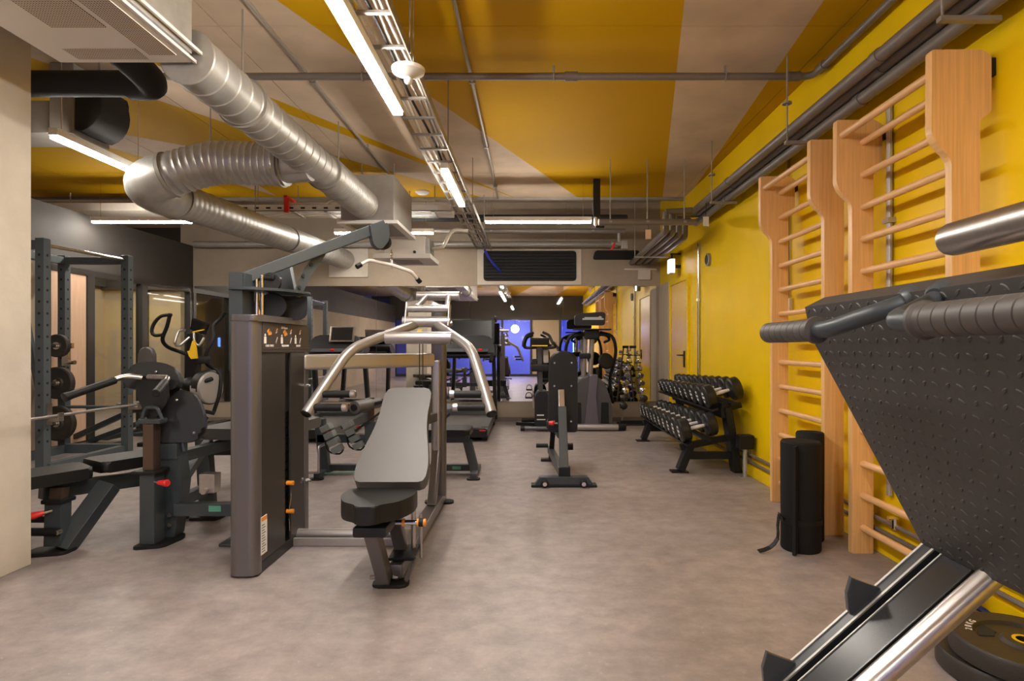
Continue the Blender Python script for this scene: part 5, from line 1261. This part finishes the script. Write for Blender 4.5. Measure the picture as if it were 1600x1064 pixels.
p2_ = obj('chest_pad', MB().prism(lo_, W(281, 649, 3.60), (1, .25, 0), (.0, .22, 1), -.065, .024, 4), 'vinyl', o, world=True)
for a, b, p_ in ((213, 580, p1_), (244, 581, p1_), (276, 625, p2_), (303, 676, p2_), (222, 605, p1_)):
    obj('screw', MB().ell(W(a, b, 3.56), (.009, .009, .009), 6), 'chrome', p_, world=True)
obj('dip_handle', MB().tube(catmull([W(222, 590, 3.50), W(200, 588, 3.46), W(183, 592, 3.42), W(165, 600, 3.36)], .02), .016, 12), 'steel', o, world=True)
obj('dip_grip', MB().lathe(W(180, 594, 3.41), W(124, 613, 3.22) - W(180, 594, 3.41), [(0, .018), (.004, .022), (.25, .022), (.29, .026), (.295, .018)], 16), 'rubber', o, world=True)
obj('dip_handle', MB().tube(rounded([W(232, 589, 3.50), W(262, 590, 3.46), W(258, 597, 3.40), W(250, 605, 3.34)], .02), .016, 12), 'steel', o, world=True)
obj('dip_grip', MB().lathe(W(258, 597, 3.40), W(240, 618, 3.16) - W(258, 597, 3.40), [(0, .018), (.004, .022), (.22, .022), (.225, .018)], 16), 'rubber', o, world=True)
obj('pad_arm', MB().tube(rounded([W(288, 705, 3.6), W(285, 690, 3.6), W(292, 672, 3.62), W(300, 660, 3.66)], .03), .014, 8).bar(W(268, 690, 3.62), W(262, 640, 3.64), .05, .03), 'char', o, world=True)
obj('seat_pad', MB().prism(rpoly([(-2.30, 3.92), (-1.72, 3.86), (-1.66, 4.62), (-2.22, 4.62)], .08, 4), (0, 0, .565), (1, 0, 0), (0, 1, 0), .075, .026, 4), 'vinyl_grey', o, world=True)
obj('seat_frame', MB().bar((-2.24, 3.64, .50), (-2.02, 4.45, .53), .07, .07, bev=.005).bar((-2.20, 3.64, .36), (-2.28, 4.06, .52), .05, .05), 'char', o, world=True)
obj('rear_leg', MB().tube(rounded([(-2.03, 4.10, .56), (-2.08, 4.06, .40), (-2.14, 4.02, .02)], .1), [.05, .052, .053, .054, .052, .05, .048, .046][:8], 4) if False else MB().bar((-2.33, 4.10, .54), (-2.25, 4.02, .02), .10, .07, up=(0, 1, 0), bev=.01), 'char', o, world=True)
obj('rear_foot', MB().prism(rpoly([(-2.36, 3.95), (-2.16, 3.96), (-2.15, 4.08), (-2.36, 4.08)], .03), (0, 0, 0), (1, 0, 0), (0, 1, 0), .022, .004), 'rubber', o, world=True)
obj('link_beam', MB().bar((-2.22, 3.64, .22), (-2.24, 4.02, .22), .06, .07, bev=.004), 'char', o, world=True)
obj('adjuster', MB().b2((-2.08, 3.60, .28), (-1.98, 3.68, .40), .006).cyl((-2.03, 3.60, .30), (-2.03, 3.56, .30), .018, 10), 'steel', o, world=True)
obj('low_pad', MB().b2((-2.70, 4.72, .30), (-2.2, 5.0, .40), .03).bar((-2.3, 4.8, .33), (-2.05, 4.42, .50), .05, .05), 'vinyl', o, world=True)

# ------------------------------------------------------------------ flat bench behind the column
o = thing('adjustable_bench', 'dark bench with two flat pads and a red knob, behind the column', 'bench', (-2.75, 3.5, 0))
bd = V(.50, .866, 0); bs = V(-.866, .50, 0)   # along and across the bench
P0 = V(-2.86, 3.43, 0)
def BP(a, s, z): return P0 + bd * a + bs * s + V(0, 0, z)
obj('seat_pad', MB().prism(rpoly([(-.24, -.15), (.16, -.15), (.20, .15), (-.24, .15)], [.06, .03, .03, .06], 4), BP(0, 0, .395), bd, bs, .07, .022, 4), 'vinyl', o, world=True)
obj('back_pad', MB().prism(rpoly([(.21, -.15), (.74, -.14), (.74, .14), (.21, .15)], .04, 4), BP(0, 0, .415), bd, bs, .07, .022, 4), 'vinyl', o, world=True)
obj('main_beam', MB().bar(BP(-.05, 0, .345), BP(.74, 0, .30), .07, .09, bev=.006), 'char', o, world=True)
obj('front_post', MB().bar((-2.765, 3.36, .04), (-2.775, 3.38, .30), .10, .08, up=(0, 1, 0), bev=.006), 'char', o, world=True)
obj('inner_post', MB().bar((-2.775, 3.38, .28), (-2.775, 3.39, .37), .07, .06, up=(0, 1, 0)), 'bronze', o, world=True)
obj('collar', MB().b2((-2.835, 3.325, .285), (-2.715, 3.44, .31), .006), 'rubber', o, world=True)
obj('diagonal_leg', MB().bar((-2.735, 3.36, .015), (-2.635, 3.60, .335), .10, .10, up=(0, 1, 0), bev=.006), 'char', o, world=True)
obj('front_foot', MB().prism(rpoly([(-2.90, 3.25), (-2.68, 3.30), (-2.68, 3.42), (-2.90, 3.40)], .03), (0, 0, 0), (1, 0, 0), (0, 1, 0), .02, .004), 'rubber', o, world=True)
obj('foot_tube', MB().cyl((-3.05, 3.32, .13), (-2.72, 3.32, .13), .024, 12).cyl((-3.05, 3.46, .16), (-2.80, 3.46, .16), .02, 12), 'rubber', o, world=True)
obj('pull_knob', MB().cyl((-2.77, 3.33, .25), (-2.80, 3.29, .245), .009, 8), 'chrome', o, world=True)
obj('pull_grip', MB().lathe((-2.79, 3.30, .247), (-.75, -.6, -.2), [(0, .012), (.01, .014), (.05, .022), (.06, .018)], 14), 'red', o, world=True)
obj('bolt', MB().cyl((-2.72, 3.30, .13), (-2.72, 3.33, .13), .014, 8), 'chrome', o, world=True)
obj('rear_leg', MB().bar(BP(.68, 0, .30), BP(.72, 0, .02), .07, .08, up=(0, 1, 0), bev=.006).bar(BP(.72, -.12, .025), BP(.72, .2, .025), .06, .05), 'char', o, world=True)
